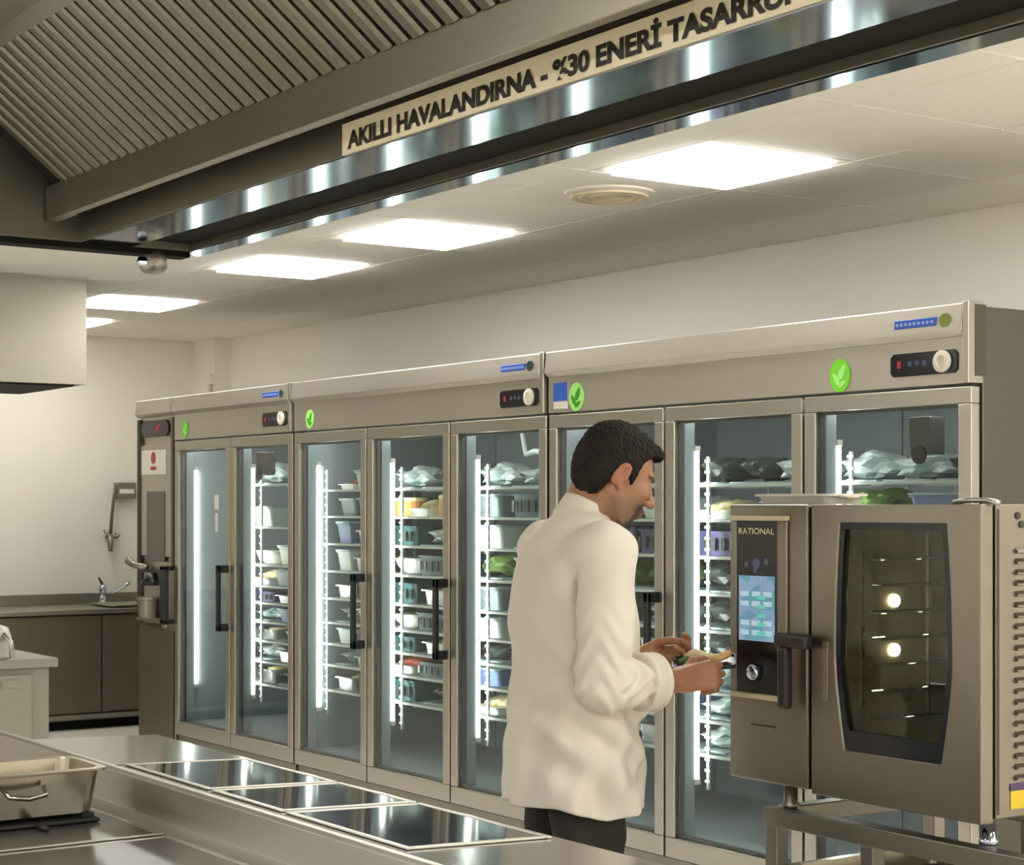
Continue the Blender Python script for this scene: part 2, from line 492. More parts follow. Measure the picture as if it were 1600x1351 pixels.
# ------------------------------------------------------------------ glass door fridges
YF = 4.227
ZB, ZD0, ZD1, ZS, ZT = .10, .16, 1.80, 1.962, 2.05
UNITS = [
    dict(x0=-9.575, x1=-8.136, n=2, label='two-door glass display fridge at the far left of the row', handles=[0]),
    dict(x0=-8.128, x1=-5.956, n=3, label='three-door glass display fridge in the middle of the row, behind the man', handles=[0, 1, 2]),
    dict(x0=-5.948, x1=-3.755, n=3, label='three-door glass display fridge at the right of the row, partly behind the oven', handles=[0, 1, 2]),
]
SHELF_Z = [1.52, 1.39, 1.255, 1.12, .985, .865, .76, .655, .53]
WIRE_CACHE = {}
DOORS = []          # (door number, x0, x1, unit object)
def fridge(u, first):
    x0, x1, n = u['x0'], u['x1'], u['n']
    r = thing('display_fridge', ((x0 + x1) / 2, YF, 0), u['label'], 'fridge', 'glass door display fridges')
    yb = YF + .90
    # cabinet shell
    sh = MB()
    sh.box(x0, x0 + .02, YF + .045, yb, ZB, ZT - .01).box(x1 - .02, x1, YF + .045, yb, ZB, ZT - .01)
    sh.box(x0 + .02, x1 - .02, yb - .02, yb, ZB, ZT - .01).box(x0 + .02, x1 - .02, YF + .045, yb - .02, ZT - .03, ZT - .01)
    sh.box(x0 + .02, x1 - .02, YF + .045, yb - .02, ZB, ZB + .03)
    sh.build('cabinet', M['cabinet_steel'], r, .003)
    li = MB()
    li.box(x0 + .021, x0 + .045, YF + .05, yb - .021, ZB + .031, ZD1 + .02).box(x1 - .045, x1 - .021, YF + .05, yb - .021, ZB + .031, ZD1 + .02)
    li.box(x0 + .045, x1 - .045, yb - .06, yb - .021, ZB + .031, ZD1 + .02)
    li.box(x0 + .045, x1 - .045, YF + .05, yb - .06, ZD1 - .005, ZD1 + .02).box(x0 + .045, x1 - .045, YF + .05, yb - .06, ZB + .031, .235)
    for k in range(1, n + 1):       # vertical joints in the back lining
        xx = x0 + (x1 - x0) * k / (n + 1)
        li.box(xx - .012, xx + .012, yb - .066, yb - .06, .235, ZD1 - .005)
    li.build('lining', M['liner'], r)
    MB().box(x0 + .08, x1 - .08, YF + .085, YF + .105, ZD1 - .014, ZD1 - .006).build('added_top_strip', M['led'], r)  # hidden glowing strip added to brighten the upper interior
    # plinth and feet
    MB().box(x0 + .01, x1 - .01, YF + .02, YF + .05, .03, ZD0 - .006).build('plinth', M['steel_dark'], r, .003)
    # header: lower fascia and proud upper trim
    MB().box(x0 + .002, x1 - .002, YF, YF + .05, ZD1 + .008, ZS - .002).build('fascia', M['steel_h'], r, .003)
    MB().prism([(YF - .022, ZS + .006), (YF - .012, ZT), (YF + .05, ZT), (YF + .05, ZS - .012), (YF - .004, ZS - .012)], 'x', x0 + .002, x1 - .026).build('top_trim', M['steel_h'], r, .003)
    MB().box(x1 - .025, x1 - .001, YF - .018, YF + .05, ZD1 + .008, ZT + .004).build('end_cap', M['frame'], r, .003)
    MB().box(x1 - .0006, x1 + .0005, YF + .012, YF + .06, ZD1 + .03, ZT - .005).build('side_gasket', M['seam'], r)
    # control panel
    xc1, xc0 = x1 - .055, x1 - .33
    cpn = MB().prism([(xc0 + .012, 1.842), (xc1 - .012, 1.842), (xc1, 1.854), (xc1, 1.902), (xc1 - .012, 1.914), (xc0 + .012, 1.914), (xc0, 1.902), (xc0, 1.854)], 'y', YF - .006, YF + .002).build('control_panel', M['display'], r, .002)
    MB().lathe([(.018, 0), (.034, -.002), (.034, -.010), (.019, -.013), (.019, -.006), (.0, -.006)], (xc1 - .055, YF - .006, 1.879), 20, 'y').build('dial', M['knob'], cpn, smooth=False)
    dg = MB()
    for q in range(3):
        xx = xc0 + .075 + q * .03
        dg.box(xx, xx + .016, YF - .0072, YF - .006, 1.872 + .003 * (q % 2), 1.888)
    dg.build('digits', M['dim_led'], cpn)
    MB().box(xc0 + .03, xc0 + .045, YF - .0072, YF - .006, 1.868, 1.89).build('indicator', M['red_led'], cpn)
    # maker's badge: blue strip with pale streaks and a small emblem
    zb = 2.002
    bd = MB().box(xc0 + .03, xc0 + .205, YF - .0205, YF - .013, zb - .014, zb + .014).build('badge', M['badge_blue'], r, .002)
    st = MB()
    for q in range(9):
        st.box(xc0 + .038 + q * .018, xc0 + .048 + q * .018, YF - .0215, YF - .0204, zb - .005, zb + .004)
    st.build('badge_streaks', M['badge_pale'], bd)
    em = MB().prism([(xc0 + .238 + .024 * math.cos(a), zb + .022 * math.sin(a)) for a in [PI / 4 * q + PI / 8 for q in range(8)]], 'y', YF - .0205, YF - .012).build('badge_emblem', M['badge_green'] if n == 3 and x1 > -4 else M['badge_dark'], r)
    # doors
    wd = (x1 - x0) / n
    for k in range(n):
        a, b = x0 + wd * k + .006, x0 + wd * (k + 1) - .006
        d = MB()
        fw = .052
        d.box(a, b, YF, YF + .04, ZD1 - .052, ZD1).box(a, b, YF, YF + .04, ZD0, ZD0 + .075)
        d.box(a, a + fw, YF, YF + .04, ZD0 + .075, ZD1 - .052).box(b - fw, b, YF, YF + .04, ZD0 + .075, ZD1 - .052)
        dr = d.build('door', M['frame'], r, .004)
        MB().box(a + fw - .004, b - fw + .004, YF + .012, YF + .017, ZD0 + .071, ZD1 - .048).build('glass_pane', M['glass'], dr)
        g = MB()
        g.box(a + fw - .001, a + fw + .012, YF + .018, YF + .036, ZD0 + .075, ZD1 - .052).box(b - fw - .012, b - fw + .001, YF + .018, YF + .036, ZD0 + .075, ZD1 - .052)
        g.box(a + fw, b - fw, YF + .018, YF + .036, ZD1 - .062, ZD1 - .051).box(a + fw, b - fw, YF + .018, YF + .036, ZD0 + .074, ZD0 + .086)
        g.build('gasket', M['grey_panel'], dr)
        if k in u['handles']:
            hx = b - .028
            h = MB()
            h.box(hx - .013, hx + .013, YF - .062, YF - .040, .775, 1.125)
            h.box(hx - .013, hx + .013, YF - .062, YF + .001, 1.085, 1.125).box(hx - .013, hx + .013, YF - .062, YF + .001, .775, .815)
            h.build('handle', M['handle'], dr, .005)
        # mullion behind the door edge, with the light strip on it
        MB().box(a - .006, a + .05, YF + .05, YF + .10, .235, ZD1 - .005).build('mullion', M['liner'], r, .003)
        lx = a + .030
        MB().box(lx - .023, lx + .023, YF + .10, YF + .118, .44, 1.64).build('light_strip', M['led'], r)
        MB().box(lx - .026, lx + .026, YF + .097, YF + .121, 1.64, 1.66).box(lx - .026, lx + .026, YF + .097, YF + .121, .42, .44).build('strip_cap', M['white_trim'], r)
        num = len(DOORS) + 1
        if num > 1:
            # rack: perforated uprights and wire shelves
            sh_ = {3: 0, 6: 0, 7: .13, 8: .13}.get(num, .19)
            sa = a + .045 if sh_ == 0 else a - sh_
            sb = b - (.20 if num in (2, 3, 4) else .135) if num < 8 else b - .05
            for ux in (a + .068, sb - .02):
                up = MB()
                for uy in (YF + .15, YF + .66):
                    up.box(ux - .006, ux + .006, uy - .005, uy + .005, .40, 1.62)
                    for q in range(30):
                        z = .43 + q * .0405
                        up.box(ux - .012, ux + .016, uy - .009, uy - .005, z - .005, z + .005)
                up.build('upright', M['wire'], r)
            zs = {2: [1.555, 1.33, 1.13, 1.02, .93, .83, .73, .62, .50]}.get(num, SHELF_Z)
            for z in zs:
                key = round(sb - sa, 3)
                sx = (sa + sb) / 2
                if key in WIRE_CACHE:
                    o = bpy.data.objects.new('wire_shelf', WIRE_CACHE[key])
                    col.objects.link(o); o.parent = r
                    o.location = (sx - ORG[r].x, 0, z)
                    ORG[o] = ORG[r]
                else:
                    wm = MB()
                    hw = (sb - sa) / 2 - .004
                    X0 = ORG[r]
                    for uy in (.14, .43, .70):
                        wm.box(-hw, hw, uy - .005, uy + .005, -.010, 0)
                    wm.box(-hw, -hw + .008, .14, .70, -.010, -.001).box(hw - .008, hw, .14, .70, -.010, -.001)
                    for q in range(17):
                        xx = -hw + .03 + (2 * hw - .06) * q / 16
                        wm.box(xx - .002, xx + .002, .14, .70, -.004, 0)
                    me_o = wm.build('wire_shelf', M['wire'])
                    me_o.parent = r
                    me_o.location = (sx - X0.x, 0, z)
                    WIRE_CACHE[key] = me_o.data
            a, b = sa, sb
            DOORS.append((num, a, b, zs, r))
        else:
            DOORS.append((num, a, b, [], r))
    return r

def leaf_sticker(parent, x, z, rad, m_disc, m_mark):
    s = MB().prism([(x + rad * .86 * math.cos(2 * PI * k / 24), z + rad * math.sin(2 * PI * k / 24)) for k in range(24)], 'y', YF - .0035, YF).build('round_sticker', m_disc, parent)
    lf = MB()
    def leaf(cx, cz, l, wd, ang):
        pts = []
        for k in range(12):
            t = k / 12 * 2 * PI
            px, pz = l * math.cos(t), wd * math.sin(t) * (1 - .3 * math.cos(t))
            pts.append((cx + px * math.cos(ang) - pz * math.sin(ang), cz + px * math.sin(ang) + pz * math.cos(ang)))
        lf.prism(pts, 'y', YF - .0048, YF - .0034)
    leaf(x + rad * .2, z + rad * .2, rad * .5, rad * .22, 1.1)
    leaf(x - rad * .3, z - rad * .2, rad * .42, rad * .18, 2.2)
    leaf(x + rad * .2, z - rad * .5, rad * .35, rad * .16, .5)
    lf.build('leaf_print', m_mark, s)
    return s

F = [fridge(u, i == 0) for i, u in enumerate(UNITS)]
leaf_sticker(F[0], -9.425, 1.866, .048, M['leaf_lime'], M['leaf_disc'])
leaf_sticker(F[1], -7.955, 1.864, .046, M['leaf_disc'], M['leaf_mark'])
leaf_sticker(F[2], -5.755, 1.864, .056, M['leaf_disc'], M['leaf_mark'])
leaf_sticker(F[2], -4.311, 1.862, .054, M['leaf_lime'], M['leaf_disc'])
ns = MB().box(-5.905, -5.812, YF - .0035, YF, 1.822, 1.925).build('notice_sticker', M['label_white'], F[2])
MB().box(-5.905, -5.812, YF - .0045, YF - .0034, 1.852, 1.925).build('notice_print', M['label_blue'], ns)
# small dark thermostat boxes high inside two of the fridges
for (fi, x) in ((2, -4.02), (0, -8.62)):
    t = MB().box(x - .05, x + .04, YF + .06, YF + .13, 1.60, 1.72).build('thermostat', M['grey_panel'], F[fi], .006)
    MB().lathe([(.03, -.008), (.03, 0)], (x, YF + .058, 1.60), 14, 'y').build('thermostat_dial', M['handle'], t)
MB().tube([(-6.5, YF + .25, 1.79), (-6.46, YF + .25, 1.66), (-6.33, YF + .20, 1.67), (-6.12, YF + .14, 1.655)], .012, 8).build('drain_hose', M['wire'], F[1], smooth=True)
# notes stuck inside the first, empty door
MB().box(-9.07, -9.02, YF + .0095, YF + .0118, 1.42, 1.50).box(-9.06, -9.03, YF + .0095, YF + .0118, 1.30, 1.40).build('paper_note', M['label_white'], F[0])

# ------------------------------------------------------------------ tall dispenser column at the left end of the fridges
tw = thing('dispenser_column', (-9.83, YF, 0), 'slim tall steel dispenser column at the left end of the fridges', 'dispenser')
tx0, tx1 = -10.085, -9.585
MB().box(tx0, tx1, YF + .012, YF + .85, .06, 2.04).build('cabinet', M['steel'], tw, .004)
MB().prism([(YF - .022, ZS + .006), (YF - .012, ZT), (YF + .05, ZT), (YF + .05, ZS - .012), (YF - .004, ZS - .012)], 'x', tx0, tx1).build('top_trim', M['steel_h'], tw, .003)
MB().box(tx0 + .02, tx1 - .03, YF, YF + .012, 1.15, 1.79).build('upper_panel', M['frame'], tw, .003)
MB().box(tx0, tx0 + .035, YF - .008, YF + .012, .75, 1.94).build('side_post', M['seam'], tw, .002)
MB().box(tx1 - .03, tx1 - .005, YF - .004, YF + .012, 1.1, 1.94).build('side_post', M['dark_panel'], tw, .002)
dp = MB().prism([(tx0 + .09, 1.835), (tx1 - .1, 1.835), (tx1 - .06, 1.865), (tx1 - .06, 1.90), (tx1 - .1, 1.93), (tx0 + .09, 1.93), (tx0 + .05, 1.90), (tx0 + .05, 1.865)], 'y', YF - .004, YF + .012).build('display', M['display'], tw, .002)
MB().prism([(-9.83, 1.868), (-9.80, 1.868), (-9.755, 1.905), (-9.785, 1.905)], 'y', YF - .006, YF - .004).build('red_digits', M['red_led'], dp)
wp = MB().box(tx0 + .05, tx1 - .10, YF - .002, YF, 1.62, 1.76).build('white_notice', M['label_white'], tw)
MB().lathe([(.0, -.001), (.035, -.001), (.035, 0)], (-9.86, YF - .002, 1.715), 18, 'y').box(-9.90, -9.82, YF - .003, YF - .002, 1.645, 1.665).build('notice_print', M['label_red'], wp)
MB().box(-9.956, -9.70, YF - .004, YF, 1.12, 1.522).build('grey_screen', M['grey_panel'], tw, .002)
nf = MB()
nf.box(-10.045, -9.70, YF - .010, YF + .012, 1.055, 1.075).box(-10.045, -9.70, YF - .010, YF + .012, .745, .765).box(-10.045, -10.02, YF - .010, YF + .012, .765, 1.055)
nf.build('niche_frame', M['seam'], tw, .003)
MB().box(-10.02, -9.70, YF + .002, YF + .012, .765, 1.055).build('niche_back', M['frame'], tw)
MB().lathe([(.055, .985), (.06, 1.0), (.035, 1.03), (.02, 1.055)], (-9.85, YF - .02, 0), 16).build('nozzle', M['handle'], tw, smooth=True)
MB().lathe([(.05, .80), (.055, .90), (.062, .905), (.062, .918)], (-9.84, YF - .045, 0), 16).build('catch_cup', M['steel_dark'], tw, smooth=False)
MB().box(-9.90, -9.78, YF - .09, YF + .004, .785, .80).build('drip_tray', M['steel_dark'], tw, .003)
hl = MB().box(-9.665, -9.60, YF - .05, YF - .02, .775, 1.10).box(-9.665, -9.60, YF - .05, YF + .012, 1.075, 1.10).box(-9.665, -9.60, YF - .05, YF + .012, .775, .80).build('door_handle', M['handle'], tw, .006)
MB().lathe([(.018, -.01), (.018, .012)], (-9.632, YF - .035, .765), 12, 'y').build('handle_pin', M['chrome'], hl)
MB().tube([(-9.93, YF - .01, 1.085), (-10.02, YF - .05, 1.095), (-10.11, YF - .05, 1.12)], [.018, .018, .026], 10).build('side_lever', M['steel_dark'], tw, smooth=True)
MB().box(tx0 + .01, tx1 - .01, YF - .002, YF + .012, .10, .735).build('lower_panel', M['dark_panel'], tw, .003)

# ------------------------------------------------------------------ cooking island
IX0, IX1 = -4.095, -.9
isl = thing('cooking_island', (-2.6, 1.1, 0), 'long stainless cooking island with a raised rear worktop', 'counter')
MB().prism([(1.43, .862), (1.765, .862), (1.765, .894), (1.43, .9055)], 'x', IX0, IX1).build('rear_worktop', M['steel_top'], isl, .004)
MB().prism([(1.40, .822), (1.426, .836), (1.426, .902), (1.432, .908), (1.446, .908), (1.452, .900), (1.452, .82), (1.40, .815)], 'x', -4.75, IX1).build('upstand', M['steel_h'], isl, .001)
MB().box(-4.75, IX1, .50, 1.43, .78, .822).build('front_worktop', M['steel_top'], isl, .004)
MB().box(IX0 + .03, IX1 - .03, 1.45, 1.735, .08, .862).build('rear_cabinet', M['steel'], isl, .003)
MB().box(-4.7, IX1 - .03, .55, 1.45, .08, .78).build('front_cabinet', M['steel'], isl, .003)
MB().box(-4.65, IX1 - .08, .62, 1.68, 0, .08).build('plinth', M['black_metal'], isl)
seams = MB()
for x in (-3.585,): seams.prism([(1.455, .8985), (1.762, .890), (1.762, .8944), (1.455, .9050)], 'x', x - .004, x + .004)
seams.build('worktop_seam', M['seam'], isl)
def hob(x0, x1, y0, y1, z, m, label, group):
    r = thing('induction_hob', ((x0 + x1) / 2, (y0 + y1) / 2, z), label, 'hob', group)
    f = MB()
    t = .012
    f.box(x0, x1, y0, y0 + t, z + .0005, z + .004).box(x0, x1, y1 - t, y1, z + .0005, z + .004).box(x0, x0 + t, y0 + t, y1 - t, z + .0005, z + .004).box(x1 - t, x1, y0 + t, y1 - t, z + .0005, z + .004)
    f.build('steel_rim', M['frame'], r, .001)
    MB().box(x0 + t, x1 - t, y0 + t, y1 - t, z + .0005, z + .003).build('glass_plate', m, r)
    if z > .85: r.rotation_euler = (-.0343, 0, 0)      # follows the worktop's fall to the rear
    return r
hob(-3.572, -3.172, 1.468, 1.745, .8995, M['hob'], 'black glass hob on the rear worktop, leftmost of the three, next to bare steel', 'glass hobs in the rear worktop')
hob(-3.156, -2.872, 1.468, 1.745, .8995, M['hob'], 'narrow black glass hob between the other two on the rear worktop', 'glass hobs in the rear worktop')
hob(-2.856, -2.445, 1.468, 1.745, .8995, M['hob'], 'black glass hob on the rear worktop, nearest the man, right of the other two', 'glass hobs in the rear worktop')
hob(-4.15, -3.21, .72, 1.395, .822, M['hob_grey'], 'grey hob plate on the lower worktop under the metal pan', 'hob plates in the front worktop')
hob(-3.185, -2.2, .72, 1.395, .822, M['hob_grey'], 'grey hob plate at the bottom edge of the photo, nearest the camera', 'hob plates in the front worktop')
gp = thing('griddle_plate', (-3.48, 1.22, .826), 'low black griddle plate under the metal pan', 'griddle')
MB().box(-3.60, -3.395, 1.00, 1.345, .8262, .834).build('plate', M['cast'], gp, .003)
for (x, y) in ((-3.58, 1.02), (-3.42, 1.02), (-3.58, 1.325), (-3.42, 1.325)):
    MB().box(x - .012, x + .012, y - .012, y + .012, .834, .843).build('stud', M['cast'], gp)
MB().tube([(-3.395, 1.22, .83), (-3.35, 1.22, .83)], .006, 8).build('grip', M['cast'], gp, smooth=True)
# metal pan
pn = thing('metal_pan', (-3.485, 1.2, .843), 'shallow rectangular steel pan standing on the black griddle plate', 'pan')
px0, px1, py0, py1 = -3.592, -3.388, 1.02, 1.362
pz0, pz1 = .8432, .932
def ring(x0, x1, y0, y1, z, r=.025, n=4):
    pts = []
    for (cx, cy, a0) in ((x1 - r, y1 - r, 0), (x0 + r, y1 - r, PI / 2), (x0 + r, y0 + r, PI), (x1 - r, y0 + r, 1.5 * PI)):
        for k in range(n + 1):
            a = a0 + PI / 2 * k / n
            pts.append((cx + r * math.cos(a), cy + r * math.sin(a), z))
    return pts
def loft(rings, close0=True, close1=True):
    n = len(rings[0])
    vs = [p for r_ in rings for p in r_]
    fs = []
    for i in range(len(rings) - 1):
        for k in range(n):
            a, b = i * n + k, i * n + (k + 1) % n
            fs.append((a, b, b + n, a + n))
    if close0: fs.append(tuple(range(n))[::-1])
    if close1: fs.append(tuple(range((len(rings) - 1) * n, len(rings) * n)))
    return vs, fs
def open_pan(x0, x1, y0, y1, z0, z1, tap=.012, lip=.012, th=.003, r=.025):
    R = [ring(x0 + tap + lip, x1 - tap - lip, y0 + tap + lip, y1 - tap - lip, z0, r),
         ring(x0 + lip, x1 - lip, y0 + lip, y1 - lip, z1 - .006, r),
         ring(x0, x1, y0, y1, z1 - .006, r),
         ring(x0, x1, y0, y1, z1, r),
         ring(x0 + lip + th, x1 - lip - th, y0 + lip + th, y1 - lip - th, z1, r),
         ring(x0 + tap + lip + th, x1 - tap - lip - th, y0 + tap + lip + th, y1 - tap - lip - th, z0 + th, r)]
    return loft(R)
m_ = MB(); m_.add(*open_pan(px0, px1, py0, py1, pz0, pz1)); m_.build('pan_body', M['pan_steel'], pn, .001)
hn = MB().tube([(-3.388, 1.15, .905), (-3.366, 1.155, .893), (-3.362, 1.19, .888), (-3.366, 1.225, .893), (-3.388, 1.23, .905)], .005, 8)
hn.build('handle_loop', M['pan_steel'], pn, smooth=True)

# ------------------------------------------------------------------ left zone: sink, mixer, wall tap, white cabinet
sk = thing('sink_unit', (-11.6, 4.2, 0), 'dark stainless sink unit along the far left wall', 'sink')
SX1, SY1 = -11.25, 5.40
MB().box(-11.965, SX1, 2.6, SY1, .745, .775).build('worktop', M['steel_dark'], sk, .004)
MB().box(-11.965, -11.945, 2.6, SY1, .775, .845).build('backsplash', M['steel_dark'], sk, .003)
for k, y in enumerate((2.62, 3.55, 4.48)):
    MB().box(SX1 - .05, SX1 - .03, y + .004, y + .925, .11, .735).build('front_panel', M['dark_panel'], sk, .004)
MB().box(-11.94, SX1 - .06, 2.62, SY1 - .02, .06, .74).build('carcass', M['dark_panel'], sk)
MB().box(SX1 - .055, SX1 - .02, 2.6, SY1, .07, .10).build('lower_rail', M['steel_dark'], sk, .003)
MB().box(-11.94, SX1 - .10, 2.62, SY1 - .02, .0, .06).build('plinth', M['black_metal'], sk)
bs = MB(); bs.add(*open_pan(-11.72, -11.32, 4.55, 5.15, .776, .792, .004, .02, .003, .05)); bs.build('basin_rim', M['steel'], sk)
fc = thing('mixer_tap', (-11.80, 4.69, .775), 'small chrome mixer tap standing on the sink unit', 'tap')
MB().lathe([(.03, .7752), (.03, .79), (.022, .80), (.022, .87), (.026, .875), (.024, .90), (.010, .91)], (-11.80, 4.69, 0), 14).build('tap_body', M['chrome'], fc, smooth=True)
MB().tube([(-11.80, 4.69, .84), (-11.74, 4.74, .86), (-11.69, 4.80, .90), (-11.665, 4.83, .925)], [.014, .013, .013, .012], 10).build('spout', M['chrome'], fc, smooth=True)
MB().tube([(-11.80, 4.69, .905), (-11.81, 4.665, .955)], [.009, .007], 8).build('lever', M['handle'], fc, smooth=True)
fc2 = thing('shelf_spout', (-11.80, 3.88, .775), 'dark tap spout at the left edge of the photo above the sink unit', 'tap')
MB().lathe([(.026, .7752), (.026, .79), (.018, .80), (.018, .90), (.012, .905)], (-11.80, 3.76, 0), 12).build('tap_body', M['chrome'], fc2, smooth=True)
MB().tube([(-11.80, 3.76, .89), (-11.80, 3.83, .905), (-11.80, 3.94, .90), (-11.80, 3.97, .885)], [.012, .012, .014, .016], 10).build('spout', M['handle'], fc2, smooth=True)
wt = thing('wall_tap', (-11.96, 4.84, 1.55), 'wall-mounted dark spray hose with its bracket box above the sink', 'tap')
MB().box(-11.969, -11.90, 4.835, 4.975, 1.49, 1.60).build('bracket_box', M['steel_dark'], wt, .006)
MB().box(-11.899, -11.894, 4.85, 4.955, 1.525, 1.555).build('bracket_label', M['label_white'], wt)
MB().tube([(-11.91, 4.835, 1.58), (-11.91, 4.815, 1.50), (-11.91, 4.80, 1.38), (-11.91, 4.79, 1.25)], .011, 10).build('hose', M['grey_panel'], wt, smooth=True)
MB().tube([(-11.91, 4.79, 1.25), (-11.90, 4.785, 1.20), (-11.89, 4.782, 1.13)], [.016, .022, .013], 10).build('spray_head', M['steel_dark'], wt, smooth=True)
MB().tube([(-11.91, 4.745, 1.275), (-11.905, 4.785, 1.225), (-11.905, 4.835, 1.225), (-11.905, 4.84, 1.245)], [.012, .012, .012, .02], 8).build('trigger', M['steel_dark'], wt, smooth=True)
MB().box(-11.969, -11.91, 4.775, 4.80, 1.215, 1.235).build('wall_hook', M['steel_dark'], wt)
wc = thing('white_cabinet', (-6.6, 1.95, 0), 'low white cabinet with overhanging top at the left edge of the photo', 'cabinet')
MB().box(-6.90, -6.29, 1.55, 2.335, .868, .90).build('top', M['cabinet_white'], wc, .004)
MB().box(-6.87, -6.315, 1.58, 2.31, .06, .868).build('carcass', M['cabinet_white'], wc, .004)
MB().box(-6.315, -6.298, 1.60, 2.24, .10, .845).build('door', M['cabinet_white'], wc, .004)
MB().box(-6.298, -6.292, 2.13, 2.20, .80, .83).build('door_pull', M['cabinet_white'], wc, .002)
MB().box(-6.84, -6.36, 1.62, 2.27, 0, .06).build('plinth', M['seam'], wc)
pd = thing('pale_canister', (-6.36, 2.125, .90), 'pale round-topped canister on the white cabinet at the left edge', 'canister')
MB().lathe([(.055, .9005), (.06, .915), (.06, .98), (.05, 1.01), (.025, 1.02), (0, 1.021)], (-6.36, 2.125, 0), 18).build('canister_body', M['white_plastic'], pd, smooth=True)
MB().lathe([(.061, .965), (.063, .97), (.061, .975)], (-6.36, 2.125, 0), 18).build('canister_band', M['steel'], pd)
MB().tube([(-6.30, 2.14, .99), (-6.27, 2.155, .965), (-6.27, 2.16, .91)], .009, 8).build('canister_handle', M['steel'], pd, smooth=True)

# ------------------------------------------------------------------ combi oven
OY, OX0, OX1, OZ0, OZ1 = 3.0, -3.445, -2.640, .772, 1.443
ov = thing('combi_oven', (-3.04, 3.35, .70), 'stainless combi oven with touch panel and dark glass door', 'oven')
OB = 3.66
cav = MB()   # shell leaves the cavity open behind the door glass
cav.box(OX0 + .004, -3.16, OY + .045, OB, OZ0, OZ1).box(-3.16, -3.09, OY + .045, OB, OZ0, OZ1).box(-2.715, OX1, OY + .045, OB, OZ0, OZ1)
cav.box(-3.09, -2.715, OY + .045, OB, 1.41, OZ1).box(-3.09, -2.715, OY + .045, OB, OZ0, .87).box(-3.09, -2.715, 3.55, OB, .87, 1.41)
cav.build('casing', M['oven_steel'], ov, .003)
lin = MB()
lin.box(-3.0899, -3.084, OY + .046, 3.55, .87, 1.41).box(-2.721, -2.7151, OY + .046, 3.55, .87, 1.41).box(-3.084, -2.721, 3.543, 3.5499, .87, 1.41).box(-3.084, -2.721, OY + .046, 3.543, 1.404, 1.4099).box(-3.084, -2.721, OY + .046, 3.543, .8701, .877)
lin.build('cavity_lining', M['oven_cav'], ov)
for sx in (-3.050, -2.785):
    rk = MB()
    for yy in (3.06, 3.28, 3.50):
        rk.box(sx - .004, sx + .004, yy - .004, yy + .004, .90, 1.38)
    rk.build('rack_post', M['chrome'], ov)
    for k in range(7):
        z = .945 + k * .062
        rr = MB().tube([(sx, 3.09, z), (sx, 3.51, z)], .004, 6).tube([(sx + (.03 if sx < -2.9 else -.03), 3.09, z), (sx + (.03 if sx < -2.9 else -.03), 3.51, z)], .003, 6)
        rr.build('rack_rail', M['chrome'], ov)
fan = MB().lathe([(.11, 3.538), (.11, 3.530), (.03, 3.522), (0, 3.522)], (-2.92, 0, 1.14), 24, 'y')
fan.build('fan_cover', M['oven_cav'], ov)
for (y, z) in ((3.20, 1.215), (3.20, 1.098)):
    MB().lathe([(.015, -3.084), (.015, -3.078), (.009, -3.074), (0, -3.074)], (0, y, z), 14, 'x').build('cavity_glow', M['warm_glow'], ov)  # small glowing discs on the cavity's left wall
# left control fascia
MB().box(OX0, -3.168, OY, OY + .045, OZ0, OZ1).build('control_fascia', M['oven_steel'], ov, .005)
MB().box(-3.168, -3.158, OY + .02, OY + .045, OZ0, OZ1).build('door_gap', M['seam'], ov)
pan = MB()
pan.box(-3.424, -3.412, OY - .008, OY, .985, 1.404).box(-3.266, -3.232, OY - .008, OY, .985, 1.404)
pan.build('panel_frame', M['oven_steel'], ov, .003)
MB().box(-3.428, -3.228, OY - .016, OY, 1.404, 1.416).build('panel_lip', M['cream'], ov, .002)
MB().box(-3.428, -3.228, OY - .016, OY, .972, .985).build('panel_lip', M['cream'], ov, .002)
tp = MB().box(-3.412, -3.266, OY - .006, OY, .985, 1.404).build('touch_panel', M['display'], ov)
MB().box(-3.403, -3.275, OY - .0072, OY - .006, 1.112, 1.27).build('screen', M['screen'], tp)
ic = MB()
for k, (x, z, s_) in enumerate(((-3.34, 1.30, .014), (-3.305, 1.305, .008), (-3.375, 1.297, .007), (-3.345, 1.283, .006))):
    ic.prism([(x + s_ * math.cos(q * PI / 4), z + s_ * math.sin(q * PI / 4)) for q in range(8)], 'y', OY - .0072, OY - .006)
ic.build('panel_icons', M['dim_led'], tp)
tiles = MB()
random.seed(4)
for r_ in range(6):
    for c_ in range(3):
        if random.random() < .75:
            x = -3.396 + .041 * c_; z = 1.126 + .0235 * r_
            tiles.box(x, x + .03, OY - .0078, OY - .0072, z, z + .012)
tiles.build('screen_icons', glow('screen_icons', (.45, .60, .66), .6), tp)
gr = MB()
for r_ in range(5):
    z = 1.125 + .022 * r_
    gr.box(-3.335, -3.305, OY - .0084, OY - .0078, z, z + .010)
gr.build('screen_green', glow('screen_green', (.15, .55, .42), .6), tp)
for o_ in tp.children:
    if o_.name.startswith('screen_') : o_['kind'] = 'stuff'
text_mesh('panel_lettering', 'RATIONAL', mat('panel_letters', srgb(225, 212, 180), 0, .5), tp, .128, .015, (-3.404, OY - .0066, 1.371), (1, 0, 0), (0, 0, 1), bold=.01)
MB().lathe([(.020, 0), (.020, -.014), (.016, -.019), (0, -.020)], (-3.34, OY - .006, 1.037), 20, 'y').build('dial', M['chrome'], tp, smooth=True)
MB().box(-3.365, -3.278, OY - .0015, OY, .906, .910).build('slot', M['seam'], ov)
